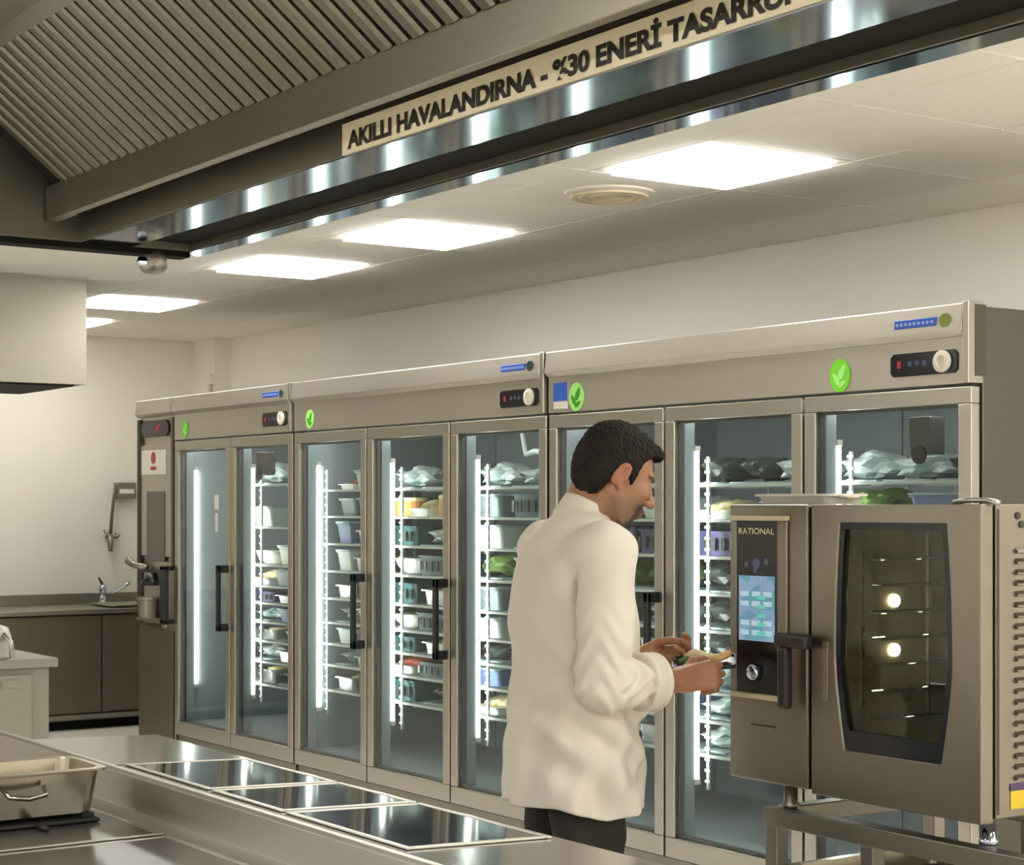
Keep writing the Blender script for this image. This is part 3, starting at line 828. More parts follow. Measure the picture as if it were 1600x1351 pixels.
# door: stainless frame around a barrel-shaped window
def barrel(ins):
    pts = []
    L, R_, T, B_ = -3.066 + ins, -2.737 - ins, 1.401 - ins, .880 + ins
    n = 10
    def bow(t): return .012 * (1 - (2 * t - .9) ** 2)
    for k in range(n + 1):
        t = k / n
        xoff = bow(t) - .020 * max(0, .35 - t) / .35
        pts.append((R_ + xoff * 1.0, B_ + (T - B_) * t))
    for k in range(n + 1):
        t = 1 - k / n
        xoff = bow(t) - .020 * max(0, .35 - t) / .35
        pts.append((L - xoff, B_ + (T - B_) * t))
    return pts
def ring_prism(outer, inner, y0, y1):
    n = len(outer)
    vs = [(x, y0, z) for x, z in outer] + [(x, y0, z) for x, z in inner] + [(x, y1, z) for x, z in outer] + [(x, y1, z) for x, z in inner]
    fs = []
    for k in range(n):
        a, b = k, (k + 1) % n
        fs += [(a, b, n + b, n + a), (2 * n + a, 3 * n + a, 3 * n + b, 2 * n + b), (a, 2 * n + a, 2 * n + b, b), (n + a, n + b, 3 * n + b, 3 * n + a)]
    return vs, fs
inn = barrel(0)
out = []
for i, p in enumerate(inn):     # outer edge: the door's rectangle, point for point
    t = (i if i <= 10 else 21 - i) / 10
    out.append((-2.642 if i <= 10 else -3.157, .764 + (1.443 - .764) * t))
m_ = MB(); m_.add(*ring_prism(out, inn, OY, OY + .04))
od = m_.build('door', M['oven_steel'], ov, .004)
band_in = [(x, z) for x, z in barrel(.015)]
band_in = [(x, max(z, .925)) for x, z in band_in]
m_ = MB(); m_.add(*ring_prism(inn, band_in, OY + .004, OY + .012)); m_.build('window_band', M['oven_dark'], od)
m_ = MB().prism(inn, 'y', OY + .013, OY + .017); m_.build('window_glass', M['oven_glass'], od)
MB().box(-3.235, -3.125, OY - .050, OY - .022, 1.106, 1.140).box(-3.222, -3.190, OY - .050, OY - .024, .962, 1.108).box(-3.215, -3.15, OY - .024, OY + .001, 1.110, 1.136).build('door_handle', M['oven_handle'], od, .008, seg=3)
MB().box(-3.115, -3.098, OY - .0035, OY, .985, 1.125).build('handle_shade_strip', M['steel_dark'], od, .001)  # dark strip imitating the handle's shadow and reflection on the door
MB().box(-2.641, -2.6395, OY + .047, OY + .055, OZ0 + .01, OZ1 - .01).build('side_seam', M['seam'], ov)
# louvred right side
for k in range(22):
    z = .85 + k * .0232
    MB().prism([(OX1 - .001, z), (OX1 + .008, z + .002), (OX1 + .008, z + .006), (OX1 - .001, z + .014)], 'y', 3.105, 3.60).build('louver', M['oven_steel'], ov)
MB().lathe([(.008, 0), (.008, .003), (0, .004)], (OX1, 3.113, 1.419), 12, 'x').lathe([(.008, 0), (.008, .003), (0, .004)], (OX1, 3.125, 1.40), 12, 'x').build('side_screw', M['seam'], ov)
ys = MB().box(OX1 - .001, OX1 + .0015, 3.09, 3.17, .79, .835).build('warning_sticker', M['yellow'], ov)
MB().box(OX1 + .0012, OX1 + .002, 3.088, 3.17, .829, .845).build('sticker_band', M['violet'], ys)
MB().tube([(-2.735, 3.02, 1.4465), (-2.70, 3.02, 1.452), (-2.655, 3.03, 1.452), (-2.625, 3.04, 1.446)], .006, 8).build('hinge_bracket', M['steel'], ov, smooth=True)
for (x, y) in ((-3.30, 3.07), (-2.70, 3.09), (-3.30, 3.60), (-2.70, 3.60)):
    MB().lathe([(.020, .7065), (.022, .715), (.017, .72), (.017, .7725)], (x, y, 0), 14).build('foot', M['chrome'] if x > -3 else M['steel_dark'], ov, smooth=True)
# tray on top of the oven
wt_ = thing('white_tray', (-3.27, 3.2, OZ1), 'thin white tray lying on top of the oven', 'tray')
m_ = MB(); m_.add(*open_pan(-3.43, -3.165, 3.06, 3.205, OZ1 + .0006, OZ1 + .026, .006, .008, .003, .02)); m_.build('tray_body', M['tray_white'], wt_)
MB().tube([(-3.166, 3.10, OZ1 + .02), (-3.150, 3.11, OZ1 + .017), (-3.150, 3.15, OZ1 + .017), (-3.166, 3.16, OZ1 + .02)], .004, 6).build('tray_handle', M['cream'], wt_)
# stand
sd = thing('oven_stand', (-3.0, 3.35, 0), 'open steel stand under the combi oven with tray runners', 'stand')
tz = .706
fr = MB()
fr.box(-3.355, -2.52, 3.03, 3.075, tz - .045, tz).box(-3.355, -2.52, 3.58, 3.625, tz - .045, tz).box(-3.355, -3.31, 3.075, 3.58, tz - .045, tz).box(-2.565, -2.52, 3.075, 3.58, tz - .045, tz)
fr.build('top_frame', M['steel_dark'], sd, .003)
for (x, y) in ((-3.352, 3.033), (-2.562, 3.033), (-3.352, 3.583), (-2.562, 3.583), (-3.03, 3.033), (-3.03, 3.583)):
    l = MB().box(x, x + .04, y, y + .04, .03, tz - .045).build('leg', M['steel_dark'], sd, .003)
    MB().lathe([(.02, .0), (.022, .01), (.012, .03)], (x + .02, y + .02, 0), 12).build('leg_foot', M['rubber'], l)
for k in range(4):
    z = .24 + k * .10
    MB().box(-3.31, -3.29, 3.06, 3.60, z, z + .012).box(-3.05, -3.03, 3.076, 3.58, z, z + .012).build('runner', M['steel'], sd)
    MB().box(-2.99, -2.97, 3.06, 3.60, z, z + .012).box(-2.60, -2.58, 3.06, 3.60, z, z + .012).build('runner', M['steel'], sd)
MB().box(-3.35, -2.53, 3.04, 3.61, .12, .14).build('lower_shelf', M['steel_dark'], sd, .003)
for k, (z, nm) in enumerate(((.552, 'topmost'), (.452, 'middle'), (.352, 'lowest'))):
    st_ = thing('steel_tray', (-3.17, 3.3, z), f'{nm} steel pan in the left half of the oven stand', 'tray', 'pans in the oven stand')
    m_ = MB(); m_.add(*open_pan(-3.305, -3.035, 3.05, 3.57, z + .0005 - .03, z + .018, .008, .02, .002, .02)); m_.build('tray_body', M['pan_steel'], st_)
    st_ = thing('steel_tray', (-2.79, 3.3, z), f'{nm} steel pan in the right half of the oven stand', 'tray', 'pans in the oven stand')
    m_ = MB(); m_.add(*open_pan(-2.985, -2.585, 3.05, 3.57, z + .0005 - .03, z + .018, .008, .02, .002, .02)); m_.build('tray_body', M['pan_steel'], st_)
# ------------------------------------------------------------------ food and containers on the shelves
random.seed(11)
CM = {
    'white tub': mat('tub_white', srgb(190, 200, 198), 0, .4), 'blue tub': mat('tub_blue', srgb(96, 116, 160), 0, .45), 'grey tub': mat('tub_grey', srgb(120, 134, 140), 0, .45),
    'steel': mat('gastro_steel', (.55, .57, .57), 1, .3, .1, 6), 'lid': mat('clear_lid', srgb(150, 170, 174), 0, .25),
    'teal': mat('crate_teal', srgb(40, 86, 92), 0, .5), 'violet': mat('crate_violet', srgb(70, 68, 112), 0, .5),
    'green': mat('leaf_green', srgb(96, 122, 66), 0, .7, .3, 30), 'dark bag': mat('bag_dark', srgb(56, 64, 62), 0, .3, .3, 20),
    'clear bag': mat('bag_pale', srgb(186, 198, 198), 0, .25, .1, 20), 'card': mat('tan_card', srgb(198, 150, 86), 0, .7, .05, 10),
    'cream': mat('cream_food', srgb(232, 214, 170), 0, .6, .1, 20), 'yellow': mat('yellow_food', srgb(214, 172, 66), 0, .6, .15, 20),
    'red': mat('red_food', srgb(170, 84, 62), 0, .6, .2, 20), 'tan food': mat('tan_food', srgb(206, 164, 110), 0, .6, .15, 20), 'ceramic': mat('white_bowl', srgb(236, 238, 232), 0, .25),
}
def crumple(r, sx, sy, sz, seed, sub=2):
    bm = bmesh.new(); bmesh.ops.create_icosphere(bm, subdivisions=sub, radius=1)
    for v in bm.verts:
        n_ = mnoise.noise(v.co * 1.7 + Vector((seed, seed * 2, 0))) * .45 + mnoise.noise(v.co * 4 + Vector((seed, 0, seed))) * .22
        v.co *= 1 + n_
        v.co.x *= sx; v.co.y *= sy; v.co.z *= sz
    z0 = min(v.co.z for v in bm.verts)
    vs = [(v.co.x, v.co.y, v.co.z - z0) for v in bm.verts]; fs = [tuple(q.index for q in f.verts) for f in bm.faces]
    bm.free()
    return vs, fs
PROTO = {}
def proto(kind):
    """first of its kind: an Empty with parts, built at the origin; later ones are copies"""
    r = thing(kind[0], (0, 0, 0), 'x', 'container')
    k = kind[1]
    if k in ('white tub', 'blue tub', 'grey tub'):
        m_ = MB(); m_.add(*open_pan(-.11, .11, -.16, .16, 0, .085, .012, .006, .002, .02)); m_.build('tub_body', CM[k], r)
        m_ = MB().prism([(p[0], p[1]) for p in ring(-.114, .114, -.164, .164, 0, .022)], 'z', .086, .093); m_.build('tub_lid', CM['lid'], r)
    elif k == 'steel':
        m_ = MB(); m_.add(*open_pan(-.13, .13, -.17, .17, 0, .06, .006, .014, .002, .02)); m_.build('pan_body', CM['steel'], r)
        m_ = MB(); m_.add(*crumple(1, .105, .14, .018, 3.1)); o = m_.build('food', CM['cream'], r, smooth=True); o.location.z = .03
    elif k in ('teal', 'violet'):
        m_ = MB(); m_.add(*open_pan(-.13, .13, -.18, .18, 0, .09, .004, .008, .003, .012)); m_.build('crate_body', CM[k], r)
        b_ = MB()
        for q in range(5): b_.box(-.115 + q * .048, -.098 + q * .048, -.184, -.177, .02, .065)
        b_.build('crate_slots', CM['dark bag'], r)
    elif k in ('dark bag', 'clear bag', 'green'):
        m_ = MB(); m_.add(*crumple(1, .11, .12, .045, {'dark bag': 2.3, 'clear bag': 5.7, 'green': 8.1}[k], 3)); m_.build('contents', CM[k], r)
        m_ = MB().box(-.115, .115, -.14, .14, 0, .006); m_.build('liner_tray', CM['lid'], r)
    elif k == 'ceramic':
        m_ = MB().lathe([(.04, 0), (.05, .004), (.085, .03), (.10, .06), (.096, .06), (.08, .032), (.045, .010), (0, .008)], (0, 0, 0), 22); m_.build('bowl_body', CM[k], r, smooth=True)
        m_ = MB(); m_.add(*crumple(1, .075, .075, .015, 4.4)); o = m_.build('food', CM['green'], r, smooth=True); o.location.z = .035
    elif k == 'card':
        m_ = MB().lathe([(.075, 0), (.078, .005), (.078, .115), (.075, .12), (0, .12)], (0, 0, 0), 24); m_.build('drum', CM[k], r, smooth=False)
        m_ = MB().lathe([(.079, .10), (.081, .104), (.081, .122), (.07, .126), (0, .126)], (0, 0, 0), 24); m_.build('drum_lid', CM['cream'], r)
    elif k in ('yellow', 'red', 'cream'):
        m_ = MB(); m_.add(*open_pan(-.10, .10, -.14, .14, 0, .03, .006, .010, .002, .02)); m_.build('dish', CM['ceramic'], r)
        for q in range(3):
            m_ = MB(); m_.add(*crumple(1, .028, .09, .026, 1.7 + q)); o = m_.build('piece', CM[k], r, smooth=True); o.location = (-.058 + q * .058, 0, .010)
    return r
KIND = {  # key: (name, phrase, category, width)
    'white tub': ('food_tub', 'white lidded tub', .24), 'blue tub': ('food_tub', 'blue lidded tub', .24), 'grey tub': ('food_tub', 'grey lidded tub', .24),
    'steel': ('gastro_pan', 'steel food pan', .27), 'teal': ('crate', 'dark teal crate', .27), 'violet': ('crate', 'violet crate', .27),
    'green': ('greens_tray', 'heap of greens', .24), 'dark bag': ('bag', 'dark crumpled bag', .24), 'clear bag': ('bag', 'clear crumpled bag', .24),
    'ceramic': ('bowl', 'white bowl', .22), 'card': ('drum_box', 'tan round drum', .18), 'yellow': ('food_dish', 'dish of yellow food', .21), 'red': ('food_dish', 'dish of reddish food', .21), 'cream': ('food_dish', 'dish of pale food', .21)}
CATS = {'food_tub': 'tub', 'gastro_pan': 'pan', 'crate': 'crate', 'greens_tray': 'vegetables', 'bag': 'bag', 'bowl': 'bowl', 'drum_box': 'box', 'food_dish': 'dish'}
ORD = ['', 'first', 'second', 'third', 'fourth', 'fifth', 'sixth', 'seventh', 'eighth', 'ninth', 'tenth']
PLAN = {   # door -> per shelf (top first), items left to right
    2: [['clear bag'], ['white tub'], ['ceramic', 'white tub'], ['cream', 'grey tub'], ['violet', 'steel'], ['clear bag', 'blue tub'], ['steel', 'ceramic'], ['clear bag', 'steel'], ['steel', 'clear bag']],
    3: [['red', 'white tub'], ['grey tub', 'grey tub'], ['blue tub', 'steel'], ['white tub', 'steel'], ['steel', 'teal'], ['clear bag', 'steel'], ['white tub', 'teal'], ['clear bag', 'steel'], ['steel', 'teal']],
    4: [['clear bag', 'dark bag'], ['card', 'cream', 'card'], ['teal', 'clear bag'], ['ceramic', 'teal'], ['teal', 'steel'], ['ceramic', 'teal'], ['teal', 'steel'], ['red', 'teal'], ['teal', 'dark bag']],
    5: [['clear bag', 'clear bag'], ['grey tub', 'teal'], ['white tub', 'green'], ['green', 'white tub'], ['grey tub', 'teal'], ['white tub', 'dark bag'], ['dark bag', 'violet'], ['blue tub', 'teal'], ['cream', 'clear bag']],
    6: [['green', 'dark bag'], ['clear bag', 'white tub'], ['violet', 'violet'], ['green', 'green'], ['dark bag', 'clear bag'], ['dark bag', 'steel'], ['clear bag', 'white tub'], ['dark bag', 'blue tub'], ['clear bag', 'steel']],
    7: [['dark bag', 'dark bag', 'clear bag'], ['cream', 'dark bag'], ['violet', 'violet'], ['dark bag', 'clear bag'], ['dark bag', 'yellow'], ['dark bag', 'violet'], ['clear bag', 'teal'], ['clear bag', 'teal'], ['clear bag', 'clear bag', 'white tub']],
    8: [['clear bag', 'clear bag', 'dark bag'], ['green', 'blue tub'], ['teal', 'white tub'], ['steel', 'blue tub'], ['violet', 'white tub'], ['steel', 'teal'], ['white tub', 'teal'], ['blue tub', 'steel'], ['clear bag', 'ceramic']],
}
for num, a, b, zs, r in DOORS:
    for si, row in enumerate(PLAN.get(num, [])):
        z = zs[si]
        gap = (zs[si - 1] - z) if si else .2
        n = len(row)
        tot = sum(KIND[k][2] for k in row)
        x = a + (.05 if num in (3, 6) else .045)
        span = (b - .03) - x
        for ii, k in enumerate(row):
            nm, ph, wd = KIND[k]
            sx = min(1.12, span / (tot + .004 * n))
            px = x + wd * sx / 2
            x += (wd * sx) + max(0, (span - tot * sx) / max(1, n)) * .9
            lims = {'white tub': .093, 'blue tub': .093, 'grey tub': .093, 'teal': .09, 'violet': .09, 'card': .126, 'dark bag': .10, 'clear bag': .10, 'green': .10, 'steel': .075, 'ceramic': .07}.get(k, .06)
            sz = min(1.25, (gap - .028) / lims) if si else 1.1
            pos = ['left', 'right'][ii] if n == 2 else (['left', 'middle', 'right'][ii] if n == 3 else 'alone')
            where = f'{pos} end' if pos in ('left', 'right') else ('middle' if pos == 'middle' else 'alone')
            label = f'{ph}, {where} of {ORD[si + 1]} shelf from top, {ORD[num]} glass door from left' if where != 'alone' else f'{ph} alone on {ORD[si + 1]} shelf from top, {ORD[num]} glass door from left'
            depth = {'white tub': .164, 'blue tub': .164, 'grey tub': .164, 'steel': .17, 'teal': .184, 'violet': .184, 'dark bag': .15, 'clear bag': .15, 'green': .15, 'ceramic': .10, 'card': .082}.get(k, .14)
            loc = (px, YF + .165 + depth + random.uniform(0, .02), z + .0008)
            if k not in PROTO:
                o = proto((nm, k)); PROTO[k] = o
                o.location = loc
            else:
                o = copy_tree(PROTO[k], loc)
            o.scale = (sx * random.uniform(.93, .97), 1, max(.5, sz * random.uniform(.82, 1.0)))
            o['label'] = label; o['category'] = CATS[nm]; o['group'] = f'food and containers behind the {ORD[num]} glass door'
# ------------------------------------------------------------------ the man: signed-distance modelling
def smin(a, b, k):
    h = np.clip(.5 + .5 * (b - a) / k, 0, 1)
    return b + (a - b) * h - k * h * (1 - h)
def smax(a, b, k): return -smin(-a, -b, k)
def capsule(p, a, b, ra, rb):
    a, b = np.asarray(a, float), np.asarray(b, float)
    ab = b - a
    t = np.clip((p - a) @ ab / (ab @ ab), 0, 1)
    return np.linalg.norm(p - a - t[:, None] * ab, axis=1) - (ra + (rb - ra) * t)
def ellip(p, c, r, R=None):
    q = p - np.asarray(c, float)
    if R is not None: q = q @ R            # columns of R are the local axes
    r = np.asarray(r, float)
    k0 = np.linalg.norm(q / r, axis=1); k1 = np.linalg.norm(q / (r * r), axis=1) + 1e-9
    return k0 * (k0 - 1) / k1
def unit(v): v = np.asarray(v, float); return v / np.linalg.norm(v)
def frame(x, z):
    x = unit(x); z = np.asarray(z, float); z = unit(z - x * (z @ x)); return np.stack([x, np.cross(z, x), z], 1)

def mesh_sdf(fn, lo, hi, h, B=8, margin=2.0):
    lo = np.asarray(lo, float); hi = np.asarray(hi, float)
    n = (np.ceil((hi - lo) / (h * B)).astype(int)) * B + 1
    nb = (n - 1) // B
    D = np.ones(n, np.float32)
    g = np.stack(np.meshgrid(*[np.arange(k) for k in nb], indexing='ij'), -1).reshape(-1, 3)
    cen = lo + (g * B + B / 2) * h
    d = np.concatenate([fn(c) for c in np.array_split(cen, max(1, len(cen) // 100000))])
    act = g[np.abs(d) < B * h * .87 * margin]
    inside = g[(d <= -B * h * .87 * margin)]
    for i, j, k in inside: D[i * B:i * B + B + 1, j * B:j * B + B + 1, k * B:k * B + B + 1] = -1
    off = np.stack(np.meshgrid(*[np.arange(B + 1)] * 3, indexing='ij'), -1).reshape(-1, 3)
    for ch in np.array_split(act, max(1, len(act) // 300)):
        idx = (ch[:, None, :] * B + off[None]).reshape(-1, 3)
        D[idx[:, 0], idx[:, 1], idx[:, 2]] = fn(lo + idx * h)
    s = D < 0
    c0 = s[:-1, :-1, :-1]
    anyv = np.zeros_like(c0); allv = np.ones_like(c0)
    for i in (0, 1):
        for j in (0, 1):
            for k in (0, 1):
                q = s[i:n[0] - 1 + i, j:n[1] - 1 + j, k:n[2] - 1 + k]
                anyv |= q; allv &= q
    cells = np.argwhere(anyv & ~allv)
    dims = n - 1
    flat = (cells[:, 0] * dims[1] + cells[:, 1]) * dims[2] + cells[:, 2]
    corner = np.array([(i, j, k) for i in (0, 1) for j in (0, 1) for k in (0, 1)])
    val = np.stack([D[cells[:, 0] + c[0], cells[:, 1] + c[1], cells[:, 2] + c[2]] for c in corner], 1)
    acc = np.zeros((len(cells), 3)); cnt = np.zeros(len(cells))
    for a in range(8):
        for b in range(a + 1, 8):
            if np.abs(corner[a] - corner[b]).sum() != 1: continue
            va, vb = val[:, a], val[:, b]
            m = (va < 0) != (vb < 0)
            t = np.where(m, va / (va - vb + 1e-12), 0)
            acc += np.where(m[:, None], corner[a] + t[:, None] * (corner[b] - corner[a]), 0); cnt += m
    verts = lo + (cells + acc / np.maximum(cnt, 1)[:, None]) * h
    faces = []
    for ax in range(3):
        u, v = (ax + 1) % 3, (ax + 2) % 3
        sl0 = [slice(None)] * 3; sl1 = [slice(None)] * 3
        sl0[ax] = slice(0, -1); sl1[ax] = slice(1, None)
        ch = s[tuple(sl0)] != s[tuple(sl1)]
        e = np.argwhere(ch)
        e = e[(e[:, u] > 0) & (e[:, v] > 0) & (e[:, u] < dims[u]) & (e[:, v] < dims[v])]
        q = []
        for du, dv in ((-1, -1), (0, -1), (0, 0), (-1, 0)):
            c = e.copy(); c[:, u] += du; c[:, v] += dv
            q.append(np.searchsorted(flat, (c[:, 0] * dims[1] + c[:, 1]) * dims[2] + c[:, 2]))
        q = np.stack(q, 1)
        neg = s[e[:, 0], e[:, 1], e[:, 2]]
        q[~neg] = q[~neg][:, ::-1]
        faces.append(q)
    return verts, np.concatenate(faces)

def link_np(name, verts, faces, material, parent, smooth=True):
    me = bpy.data.meshes.new(name)
    me.vertices.add(len(verts)); me.vertices.foreach_set('co', np.asarray(verts, np.float32).ravel())
    me.loops.add(faces.size); me.loops.foreach_set('vertex_index', faces.ravel().astype(np.int32))
    me.polygons.add(len(faces)); me.polygons.foreach_set('loop_start', np.arange(0, faces.size, 4, dtype=np.int32))
    me.update(calc_edges=True)
    me.materials.append(material)
    if smooth: me.polygons.foreach_set('use_smooth', np.ones(len(faces), bool))
    o = bpy.data.objects.new(name, me); col.objects.link(o); o.parent = parent; ORG[o] = Vector((0, 0, 0))
    return o

# local axes of the figure: a = to the viewer's right, b = away, u = up  (turned with the camera's heading)
man = thing('person', (-3.549, 2.605, 0), 'man in white chef jacket and black trousers looking down at his hands', 'person', rotz=YAW)
FA = math.radians(20)
fd = np.array([math.cos(FA), math.sin(FA), 0]); ld = np.array([-math.sin(FA), math.cos(FA), 0]); ud = np.array([0, 0, 1.])
def L(f, l, u): return f * fd + l * ld + u * ud
# head frame
HO = np.array([.093, .0, 1.522]); HS = .92; PT = math.radians(22)
hx = math.cos(PT) * fd - math.sin(PT) * ud; hz_ = math.sin(PT) * fd + math.cos(PT) * ud
HR = np.stack([hx, ld, hz_], 1)
def to_head(p): return (p - HO) @ HR / HS

def head_sdf(q):
    d = ellip(q, (-.012, 0, .035), (.098, .077, .088))
    d = smin(d, ellip(q, (.035, 0, -.02), (.062, .064, .095)), .03)
    d = smin(d, ellip(q, (.035, 0, -.085), (.058, .054, .042)), .025)
    for s in (-1, 1):
        d = smin(d, capsule(q, (-.015, s * .056, -.055), (.05, s * .035, -.108), .014, .014), .025)   # jaw line
        d = smin(d, ellip(q, (.068, s * .043, -.032), (.025, .022, .022)), .02)                      # cheekbone
    d = smin(d, ellip(q, (.076, 0, -.118), (.020, .024, .017)), .018)                               # chin
    d = smin(d, capsule(q, (.083, -.034, .018), (.083, .034, .018), .012, .012), .014)               # brow ridge
    for s in (-1, 1):
        d = smax(d, -ellip(q, (.104, s * .032, -.008), (.017, .017, .012)), .010)                    # eye sockets
        d = smin(d, ellip(q, (.079, s * .032, -.008), (.014, .015, .0115)), .003)                    # lowered lids
    d = smin(d, capsule(q, (.094, 0, .010), (.124, 0, -.040), .009, .0115), .010)                    # nose
    d = smin(d, ellip(q, (.124, 0, -.043), (.013, .012, .011)), .006)
    for s in (-1, 1):
        d = smin(d, ellip(q, (.108, s * .014, -.046), (.012, .008, .009)), .006)
        d = smax(d, -ellip(q, (.116, s * .008, -.055), (.006, .004, .005)), .003)
    d = smin(d, ellip(q, (.090, 0, -.075), (.018, .030, .020)), .014)                                # muzzle
    d = smin(d, capsule(q, (.102, -.018, -.073), (.102, .018, -.073), .0065, .0065), .006)           # lips
    d = smin(d, capsule(q, (.100, -.016, -.086), (.100, .016, -.086), .007, .007), .006)
    d = smax(d, -capsule(q, (.111, -.022, -.0795), (.111, .022, -.0795), .0025, .0025), .003)
    for s in (-1, 1):                                                                               # ears
        R = frame((.35, s * .25, 1), (-.3, s * 1, -.1))
        e = ellip(q, (-.012, s * .079, -.012), (.034, .021, .009), R)
        e = smax(e, -ellip(q, (-.004, s * .090, -.008), (.020, .011, .009), R), .004)
        d = smin(d, e, .006)
        d = smin(d, ellip(q, (-.002, s * .076, -.043), (.008, .008, .012)), .005)
    return d * HS

# ---- arms and hands
RS, RE, RW = L(.0, -.185, 1.335), np.array([.055, -.235, 1.035]), np.array([.245, -.085, 1.030])
LS, LE, LW_ = L(.0, .185, 1.335), np.array([-.02, .235, 1.05]), np.array([.165, .15, 1.062])
def finger_chain(R, O, base, lens, curls, spread=0.0, r0=.0092, r1=.0072):
    """base in hand coords; curl bends toward -z (palm side)"""
    p = np.array(base, float); ang = 0.0; pts = [O + R @ p]
    for ln, c in zip(lens, curls):
        ang += c
        p = p + ln * np.array([math.cos(ang) * math.cos(spread), math.cos(ang) * math.sin(spread), -math.sin(ang)])
        pts.append(O + R @ p)
    return pts
def hand_prims(O, R, curls, thumb):
    out = []        # groups: list of (list of capsules) ; palm first
    palm = []
    ky = (.028, .0095, -.009, -.026); kx = (.086, .090, .086, .078)
    for y, x in zip(ky, kx):
        palm.append((O + R @ np.array([.004, y * .62, 0]), O + R @ np.array([x, y, .003]), .0145, .0110))
    fl = ((.042, .026, .021), (.046, .029, .022), (.042, .027, .021), (.033, .020, .019))
    fingers = []
    for i in range(4):
        pts = finger_chain(R, O, (kx[i], ky[i], .002), fl[i], curls[i], (.05, 0, -.04, -.10)[i])
        rr = (.0096, .0088, .0080, .0070) if i < 3 else (.0084, .0076, .0068, .0060)
        fingers.append([(pts[k], pts[k + 1], rr[k], rr[k + 1]) for k in range(3)])
    tp_ = [O + R @ np.array(t, float) for t in thumb]
    fingers.append([(tp_[k], tp_[k + 1], (.0145, .0108, .0095, .0078)[k], (.0108, .0095, .0078, .007)[k]) for k in range(len(tp_) - 1)])
    return palm, fingers
# right hand (near): thumb up, back of the hand to the viewer, fingers closed round the device's near edge
RR = frame((.92, .36, .10), (.12, -.90, .42))
if RR[2, 1] < 0: RR = RR  # y axis = z x x
RH = hand_prims(RW, RR, ((.62, 1.15, .8), (.75, 1.2, .8), (.88, 1.2, .8), (1.0, 1.15, .8)),
                ((.022, .022, -.010), (.050, .046, -.010), (.082, .050, -.022), (.108, .044, -.040)))
# left hand (far): palm toward the viewer, thumb along the top of the device
LR = frame((.93, -.36, .02), (.22, .80, -.56))
LH = hand_prims(LW_, LR, ((.55, .75, .5), (.6, .8, .55), (.65, .85, .6), (.75, .85, .6)),
                ((.022, -.022, -.010), (.050, -.035, -.020), (.084, -.032, -.034), (.114, -.022, -.042)))
# mirrored finger order for the left hand (its thumb side is -y)
def mirror_hand(O, R, curls, thumb):
    Rm = R.copy(); Rm[:, 1] *= -1
    return hand_prims(O, Rm, curls, [(t[0], -t[1], t[2]) for t in thumb])
LH = mirror_hand(LW_, LR, ((.55, .75, .5), (.6, .8, .55), (.65, .85, .6), (.75, .85, .6)),
                 ((.022, -.022, -.010), (.050, -.035, -.020), (.084, -.032, -.034), (.114, -.022, -.042)))

def hand_sdf(p, H, W, E):
    palm, fingers = H
    d = None
    for c in palm:
        e = capsule(p, *c); d = e if d is None else smin(d, e, .012)
    for f in fingers:
        e = None
        for c in f:
            x = capsule(p, *c); e = x if e is None else smin(e, x, .002)
        d = smin(d, e, .0030)
    # flattened wrist running into the forearm
    wv = unit(W - E)
    fa = capsule(p, E, W + wv * .012, .044, .0255)
    return smin(d, fa, .018)

NB0, NB1 = L(.012, 0, 1.36), L(.064, 0, 1.480)
def body_sdf(p):
    d = np.full(len(p), 1.0)
    up = p[:, 2] > 1.28
    q = p[up]
    if len(q):
        h = head_sdf(to_head(q))
        n = smin(capsule(q, NB0, NB1, .058, .055), capsule(q, L(.0, 0, 1.37), L(.045, 0, 1.50), .050, .052), .02)
        n = smin(n, capsule(q, L(.035, -.055, 1.40), L(.045, -.062, 1.49), .010, .012), .02)
        d[up] = smin(h, n, .022)
    # trunk, upper arms, legs (inside the clothes)
    t = smin(ellip(p, L(0, 0, 1.22), np.array([.10, .165, .20]), np.stack([fd, ld, ud], 1)), ellip(p, L(-.01, 0, .93), np.array([.105, .155, .20]), np.stack([fd, ld, ud], 1)), .06)
    for S_, E_ in ((RS, RE), (LS, LE)):
        t = smin(t, capsule(p, S_, E_, .052, .043), .03)
    for s in (-1, 1):
        t = smin(t, capsule(p, L(-.01, s * .085, .86), L(.0, s * .085, .46), .072, .050), .03)
        t = smin(t, capsule(p, L(.0, s * .085, .46), L(-.02, s * .085, .09), .050, .036), .02)
        t = smin(t, capsule(p, L(-.03, s * .085, .05), L(.11, s * .095, .04), .036, .030), .02)
    d = smin(d, t, .03)
    a = np.minimum(hand_sdf(p, RH, RW, RE), hand_sdf(p, LH, LW_, LE))
    return smin(d, a, .012)

bv, bf = mesh_sdf(body_sdf, (-.20, -.30, -.01), (.42, .31, 1.70), .0032)
# natural colouring of the skin: lips, brows, stubble, moustache and chin beard
hq = to_head(bv)
skin = np.array([.36, .185, .10])
colr = np.tile(skin, (len(bv), 1))
def blend(w_, c):
    global colr
    w_ = np.clip(w_, 0, 1)[:, None]; colr = colr * (1 - w_) + np.array(c) * w_
def soft(d, k): return np.clip(.5 - d / k, 0, 1)
inh = bv[:, 2] > 1.33
x, y, z = hq[:, 0], hq[:, 1], hq[:, 2]
rough_edge = .004 * np.sin(x * 900 + 3 * np.sin(z * 700)) + .003 * np.sin(y * 1100 + z * 500)
jaw = soft(np.maximum(np.maximum(z + .058 + .55 * np.maximum(0, .035 - x) * 0 - .25 * np.abs(y) * 0, -.135 - z), -.01 - x) + rough_edge, .022) * inh
blend(jaw * .5, (.10, .065, .045))
must = soft(np.maximum.reduce([np.abs(z + .063 + .25 * np.maximum(0, np.abs(y) - .02)) - .009, .076 - x, np.abs(y) - .042]) + rough_edge * .6, .006) * inh
blend(must * .9, (.022, .016, .012))
